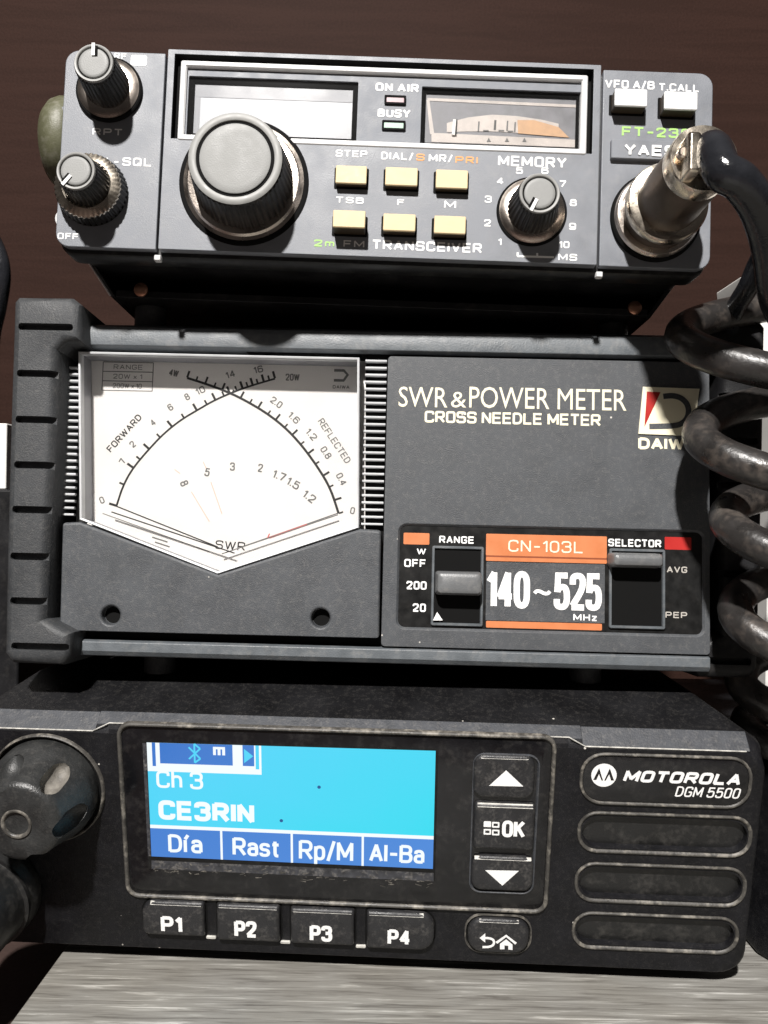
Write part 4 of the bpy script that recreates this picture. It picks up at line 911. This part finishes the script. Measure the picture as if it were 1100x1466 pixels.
lettering(Rd, npl, [('MOTOROLA', (894, 1105, 1062, 1122), 0, dict(sw=.25, rho=1.4, shear=.28, gap=.7)), ('DGM 5500', (968, 1127, 1060, 1142), 0, dict(sw=.14, rho=1.5, shear=.2))], -.25, ['white'], h=.25)
for s_ in slots:
    r = Rd.rect(*s_)
    so = Rd.part(MB().ring(r[0], r[1], r[2], r[3], 4.6, [(.3, -.1), (-.35, .05), (-.5, .25), (-.4, .5), (.1, .9), (1.2, 1.1), (2.3, 1.3)]), 'speaker_slot', 'rimline', smooth=60)
    sub(MB().rblock(r[0], r[1], r[2] - 1.9, r[3] - 1.9, 3.8, [(1.5, 0), (1.7, 0)]), 'slot_floor', 'black', so)
# volume knob: recess ring, domed lobed grip, finger dimples
kc = Rd.at(68, 1128); kr = 13.2
kk = MB(); n = 120; prof = [(12.4, .2), (12.4, 3.0), (12.1, 4.2), (11.5, 6.0), (10.8, 8.5), (10.0, 11.0), (9.6, 13.2), (9.1, 14.2), (8.2, 14.75), (5.4, 14.9), (3.2, 14.9), (2.4, 14.6), (.3, 14.6)]
kk.lathe(kc[0], kc[1], prof, n); kc3 = Vector((kc[0], 0, kc[1])); cut = MB()
for q in range(6):
    a = radians(50 + 60 * q); d = Vector((cos(a), 0, sin(a)))
    p0 = kc3 + d * 11.9 + Vector((0, -5.2, 0)); p1 = kc3 + d * 8.6 + Vector((0, -15.2 if q else -13.6, 0)); nrm = (d * .93 + Vector((0, -.36, 0))) * (.35 if q else .25)
    cut.mi(0 if q else 1).tube([tuple(p0 + (p1 - p0) * i / 10 + nrm) for i in range(11)], [w * (1.25 if q else 1) for w in (.7, 1.7, 2.2, 2.45, 2.5, 2.5, 2.5, 2.45, 2.2, 1.7, .7)], 24)
vk = Rd.part(kk, 'volume_knob', ['knob_soft', 'dimple'], smooth=40, cut=cut, own=True, bevel=.3)
sub(MB().lathe(kc[0], kc[1], [(13.4, .1), (13.5, -.1)], 64), 'knob_gap', 'void', vk)
sub(MB().loft([[(kc[0] + r_ * cos(2 * pi * i / 64), -h, kc[1] + r_ * sin(2 * pi * i / 64)) for i in range(64)] for r_, h in ((13.9, -.2), (13.8, .7), (13.5, .9), (13.2, .7), (13.2, -.2))], False, False), 'knob_ring', 'rimline', vk, smooth=60)
sub(MB().loft([[(kc[0] + r_ * cos(2 * pi * i / 48), -h, kc[1] + r_ * sin(2 * pi * i / 48)) for i in range(48)] for r_, h in ((3.5, 14.7), (3.35, 15.2), (3.0, 15.25), (2.7, 14.9), (2.6, 14.4))], False, False), 'centre_ring', 'rimline', vk, smooth=60)
# feet under the radio
for x in (-60, 70):
    for yw in (215, 325):
        c = Rd.local(x - 11, yw, -109); mb = MB(); e = Rd.R.transposed() @ Vector((0, 0, 1))
        mb.loft([[tuple(Vector(c) + Rd.R.transposed() @ Vector((5 * cos(2 * pi * i / 20), 5 * sin(2 * pi * i / 20), zz))) for i in range(20)] for zz in (.5, -2.98)]); Rd.part(mb, 'rubber_foot', 'rubber')
# feet under the power meter, down to the radio's top
for x in (-55, 55):
    for yy_ in (14, 74):
        w_ = D.world(x, yy_, -40.5); mb = MB()
        tops = [D.local(w_.x + 4 * cos(2 * pi * i / 20), w_.y + 4 * sin(2 * pi * i / 20), zz) for zz in (w_.z, -42.45) for i in range(20)]
        mb.loft([[tuple(p) for p in tops[:20]], [tuple(p) for p in tops[20:]]]); D.part(mb, 'rubber_foot', 'rubber')

# ------------------------------------------------------------------ 4. the microphone cord: plug in the top radio, coil hanging down the right
def pw(px, py, d):
    """photograph spot at depth d (mm) -> camera-height millimetres"""
    u, v = (px - CX) / F_PX, (py - CY) / F_PX; c, n = cos(ROLL), sin(ROLL); return Vector(((c * u + n * v) * d, d, (n * u - c * v) * d))
plug0 = Y.world(sc_[0], -2.5, sc_[1])
cordroot = bpy.data.objects.new('microphone_cable', None); COL.objects.link(cordroot); cordroot.empty_display_size = .02
tag(cordroot, 'thick black coiled cord with brass round plug, hanging down the right side of the stack', 'cable')
base = Vector((95, 180, -40)); cordroot.location = (base.x * MM, base.y * MM, base.z * MM + CAMZ)
def cpart(mb, name, mats, parent=cordroot, **k):
    o = MB(); o.v = [(x - base.x, y - base.y, z - base.z) for x, y, z in mb.v]; o.f, o.m = mb.f, mb.m; return o.build(name, mats, parent, **k)
def plug_lathe(prof, n=64):
    t = MB().lathe(sc_[0], sc_[1], prof, n); t.v = [tuple(Y.world(*p)) for p in t.v]; return t
pl = cpart(plug_lathe([(8.1, 1.5), (8.1, 4.5), (8.5, 5.0), (8.5, 6.8), (8.1, 7.4), (7.0, 8.4)]), 'plug', 'barrel', smooth=40)
cpart(plug_lathe([(8.6, 6.5), (9.0, 6.9), (9.0, 8.2), (8.6, 8.9), (7.2, 9.4)]), 'coupling_ring', 'brass', pl, smooth=40)
cpart(plug_lathe([(7.0, 8.5), (6.9, 12), (6.5, 24.5), (6.2, 25)]), 'barrel', 'barrel', pl, smooth=40)
cpart(plug_lathe([(6.3, 23.6), (6.75, 24.0), (6.75, 27.6), (6.5, 28.2), (4.6, 28.4), (4.4, 27.8), (4.0, 27.8)]), 'end_cap', 'brass', pl, smooth=40)
# clamp halves on the end
t = MB().rblock(sc_[0] - 3.4, sc_[1] - 1.0, 2.6, 8.0, .7, [(-27, 0), (-32.0, 0), (-32.6, .4)]); t.v = [tuple(Y.world(*p)) for p in t.v]; cl = cpart(t, 'cord_clamp', 'brass', pl, bevel=.3)
t = MB().lathe(sc_[0] - 4.8, sc_[1] - .2, [(1.1, 29.2), (1.1, 30.4), (.8, 30.7), (.1, 30.7)], 20); t.v = [tuple(Y.world(*p)) for p in t.v]; cpart(t, 'clamp_screw', 'nickel', pl)
def spline(ps, per=10):
    P = [Vector(p) for p in ps]; o_ = []
    for i in range(len(P) - 1):
        a, b, c, d = P[max(i - 1, 0)], P[i], P[i + 1], P[min(i + 2, len(P) - 1)]
        for k in range(per):
            t_ = k / per; o_.append(.5 * ((2 * b) + (c - a) * t_ + (2 * a - 5 * b + 4 * c - d) * t_ ** 2 + (3 * b - a - 3 * c + d) * t_ ** 3))
    return o_ + [P[-1]]
tipw = Y.world(sc_[0], -26, sc_[1]); tip2 = Y.world(sc_[0] + .3, -31, sc_[1] + .2)
lead = spline([tipw, tip2, pw(1034, 244, 149), pw(1062, 262, 149), pw(1088, 302, 153), pw(1104, 360, 160), pw(1114, 430, 167), pw(1142, 468, 172), pw(1166, 420, 175), pw(1152, 356, 176), pw(1120, 352, 176)], 10)
cpart(MB().tube([tuple(p) for p in lead], 3.5, 20), 'straight_cord', 'cord', smooth=60)
ret = spline([pw(1102, 372, 160), pw(1098, 395, 168), pw(1080, 350, 182), pw(1078, 390, 186), pw(1058, 440, 190), pw(1046, 468, 193), pw(1060, 500, 186)], 10)
ret = spline([pw(1120, 352, 176), pw(1092, 368, 182), pw(1072, 410, 188), pw(1052, 446, 196), pw(1044, 490, 205), pw(1048, 540, 212), pw(1075, 640, 218)], 10)
cpart(MB().tube([tuple(p) for p in ret], [3.5 - 1.1 * min(1, i / 12) for i in range(len(ret))], 18), 'return_cord', 'cord', smooth=60)
# coil: helix seen from the side; its axis leans back to the right as it goes down
turns, per = 7.4, 40; pts = []
tips = [(968, 480), (985, 634), (1020, 755), (1042, 885), (1052, 985), (1060, 1045), (1068, 1105)]
N = int(turns * per)
def lerp_list(a, u):
    u = max(0, min(len(a) - 1.001, u)); i = int(u); f_ = u - i; return a[i] + (a[i + 1] - a[i]) * f_
deps = [184, 179, 178, 181, 198, 206, 212]; rads = [23, 22, 21, 20, 13, 10, 9]
for k in range(N + 1):
    a = 2 * pi * k / per; u = k / per - 0.5
    d = lerp_list(deps, u); R__ = lerp_list(rads, u); px = lerp_list([p[0] for p in tips], u); py = lerp_list([p[1] for p in tips], u)
    if u < 0: py = tips[0][1] + u * 140
    c = pw(px, py, d); ax = c.x + R__ + 2.6
    pts.append((ax - R__ * cos(2 * pi * u), d - R__ * sin(2 * pi * u) * .6, c.z - .22 * R__ * sin(2 * pi * u)))
pts = [(p[0] + 1.1 * sin(i * .021 * 6.3 + 1), p[1] + 1.3 * sin(i * .034 * 3.1), p[2] + .9 * sin(i * .047 * 2.3 + 2)) for i, p in enumerate(pts)]
cpart(MB().tube(pts, 3.9, 20), 'coiled_cord', 'cord_dusty', smooth=60)

# ------------------------------------------------------------------ 5. things at the edges
def tlp(name, mb, mats, label, cat, **k):
    xs, ys, zs = [[p[i] for p in mb.v] for i in range(3)]
    o = world_mesh(mb, name, mats, ((min(xs) + max(xs)) / 2, (min(ys) + max(ys)) / 2, min(zs)), **k); return tag(o, label, cat)
# rubber microphone plug entering the bottom left of the radio
mpr = bpy.data.objects.new('microphone_plug', None); COL.objects.link(mpr); tag(mpr, 'round black rubber plug pushed into the lower left of the bottom radio', 'plug')
pc = Rd.at(-32, 1292, 6); o0 = Rd.world(pc[0], 0, pc[1]); mpr.location = (o0.x * MM, o0.y * MM, o0.z * MM + CAMZ)
def mp(prof, name, mk, par=mpr):
    t = MB().lathe(pc[0], pc[1], prof, 56); t.v = [tuple(Y_ - o0) for Y_ in (Rd.world(*p) for p in t.v)]; return t.build(name, mk, par, smooth=45)
b0 = mp([(12.6, .1), (12.9, 1.0), (12.9, 3.0), (12.2, 4.0), (11.5, 8.0), (11.0, 15), (10.2, 18), (6, 19.5), (.3, 19.8)], 'plug_body', 'black')
mp([(12.0, 5.0), (12.5, 5.4), (12.5, 6.4), (12.0, 6.8)], 'grip_ring', 'black', b0)
t = MB().tube([tuple(p - o0) for p in spline([Rd.world(pc[0], -18, pc[1]), Rd.world(pc[0] - 3, -26, pc[1] - 5), Rd.world(pc[0] - 12, -28, pc[1] - 20), Rd.world(pc[0] - 26, -25, pc[1] - 34)])], 4.0, 18); t.build('plug_lead', 'cord', mpr, smooth=60)
# black cable loop at the left
lc = spline([pw(-60, 300, 215), pw(-26, 322, 215), pw(-4, 358, 215), pw(3, 395, 215), pw(-3, 440, 217), pw(-12, 485, 220), pw(-14, 560, 222), pw(-20, 700, 222)])
tlp('black_cable', MB().tube([tuple(p) for p in lc], 2.2, 16), 'cord', 'thin black cable bending along the left edge beside the rubber bumper', 'cable', smooth=60)
# white cards behind the middle unit
a = pw(1103, 600, 262)
wb = MB().loft([[tuple(pw(1062, 395, 262)), tuple(pw(1180, 395, 262)), tuple(pw(1180, 395, 262) + Vector((0, 20, 0))), tuple(pw(1062, 395, 262) + Vector((0, 20, 0)))], [tuple(pw(1070, 470, 262)), tuple(pw(1180, 470, 262)), tuple(pw(1180, 470, 262) + Vector((0, 20, 0))), tuple(pw(1070, 470, 262) + Vector((0, 20, 0)))],
   [tuple(pw(1104, 520, 262)), tuple(pw(1180, 520, 262)), tuple(pw(1180, 520, 262) + Vector((0, 20, 0))), tuple(pw(1104, 520, 262) + Vector((0, 20, 0)))], [(a.x, 262, bz + .02), (a.x + 22, 262, bz + .02), (a.x + 22, 282, bz + .02), (a.x, 282, bz + .02)]])
tlp('white_carton', wb, 'paper', 'white carton standing behind the coiled cord at the right edge', 'carton', bevel=.5)
a = pw(1, 640, 262); zc = pw(0, 700, 262).z
bl = MB().box(a.x - 60, a.x + 6, 264, 330, -128.0, zc)
tlp('black_case', bl, 'case_black', 'plain black case in the dark left of the grey rubber bumper', 'case', bevel=1.0)
wb = MB().box(a.x - 40, a.x, 266, 290, zc + .02, pw(0, 604, 262).z)
tlp('white_carton', wb, 'paper', 'white carton showing as a thin strip left of the grey rubber bumper', 'carton', bevel=.5)
# black box at the right of the bottom radio
a = pw(1071, 1357, 206)
bb = MB().loft([[(x, 0, z) for x, z in rr(120, bz + 32, 46, 64, 4)]]) if False else MB()
x0 = pw(1083, 1250, 210).x
bb.loft([[(x, y, z) for x, y in ((x0 + 8, 186), (x0 + 60, 186), (x0 + 60, 300), (x0 - 1.5, 300), (x0 - 1.5, 206))] for z in (bz + .02, bz + 52)])
tlp('black_box', bb, 'radio', 'black plastic box standing on the board right of the bottom radio', 'box', bevel=1.5)
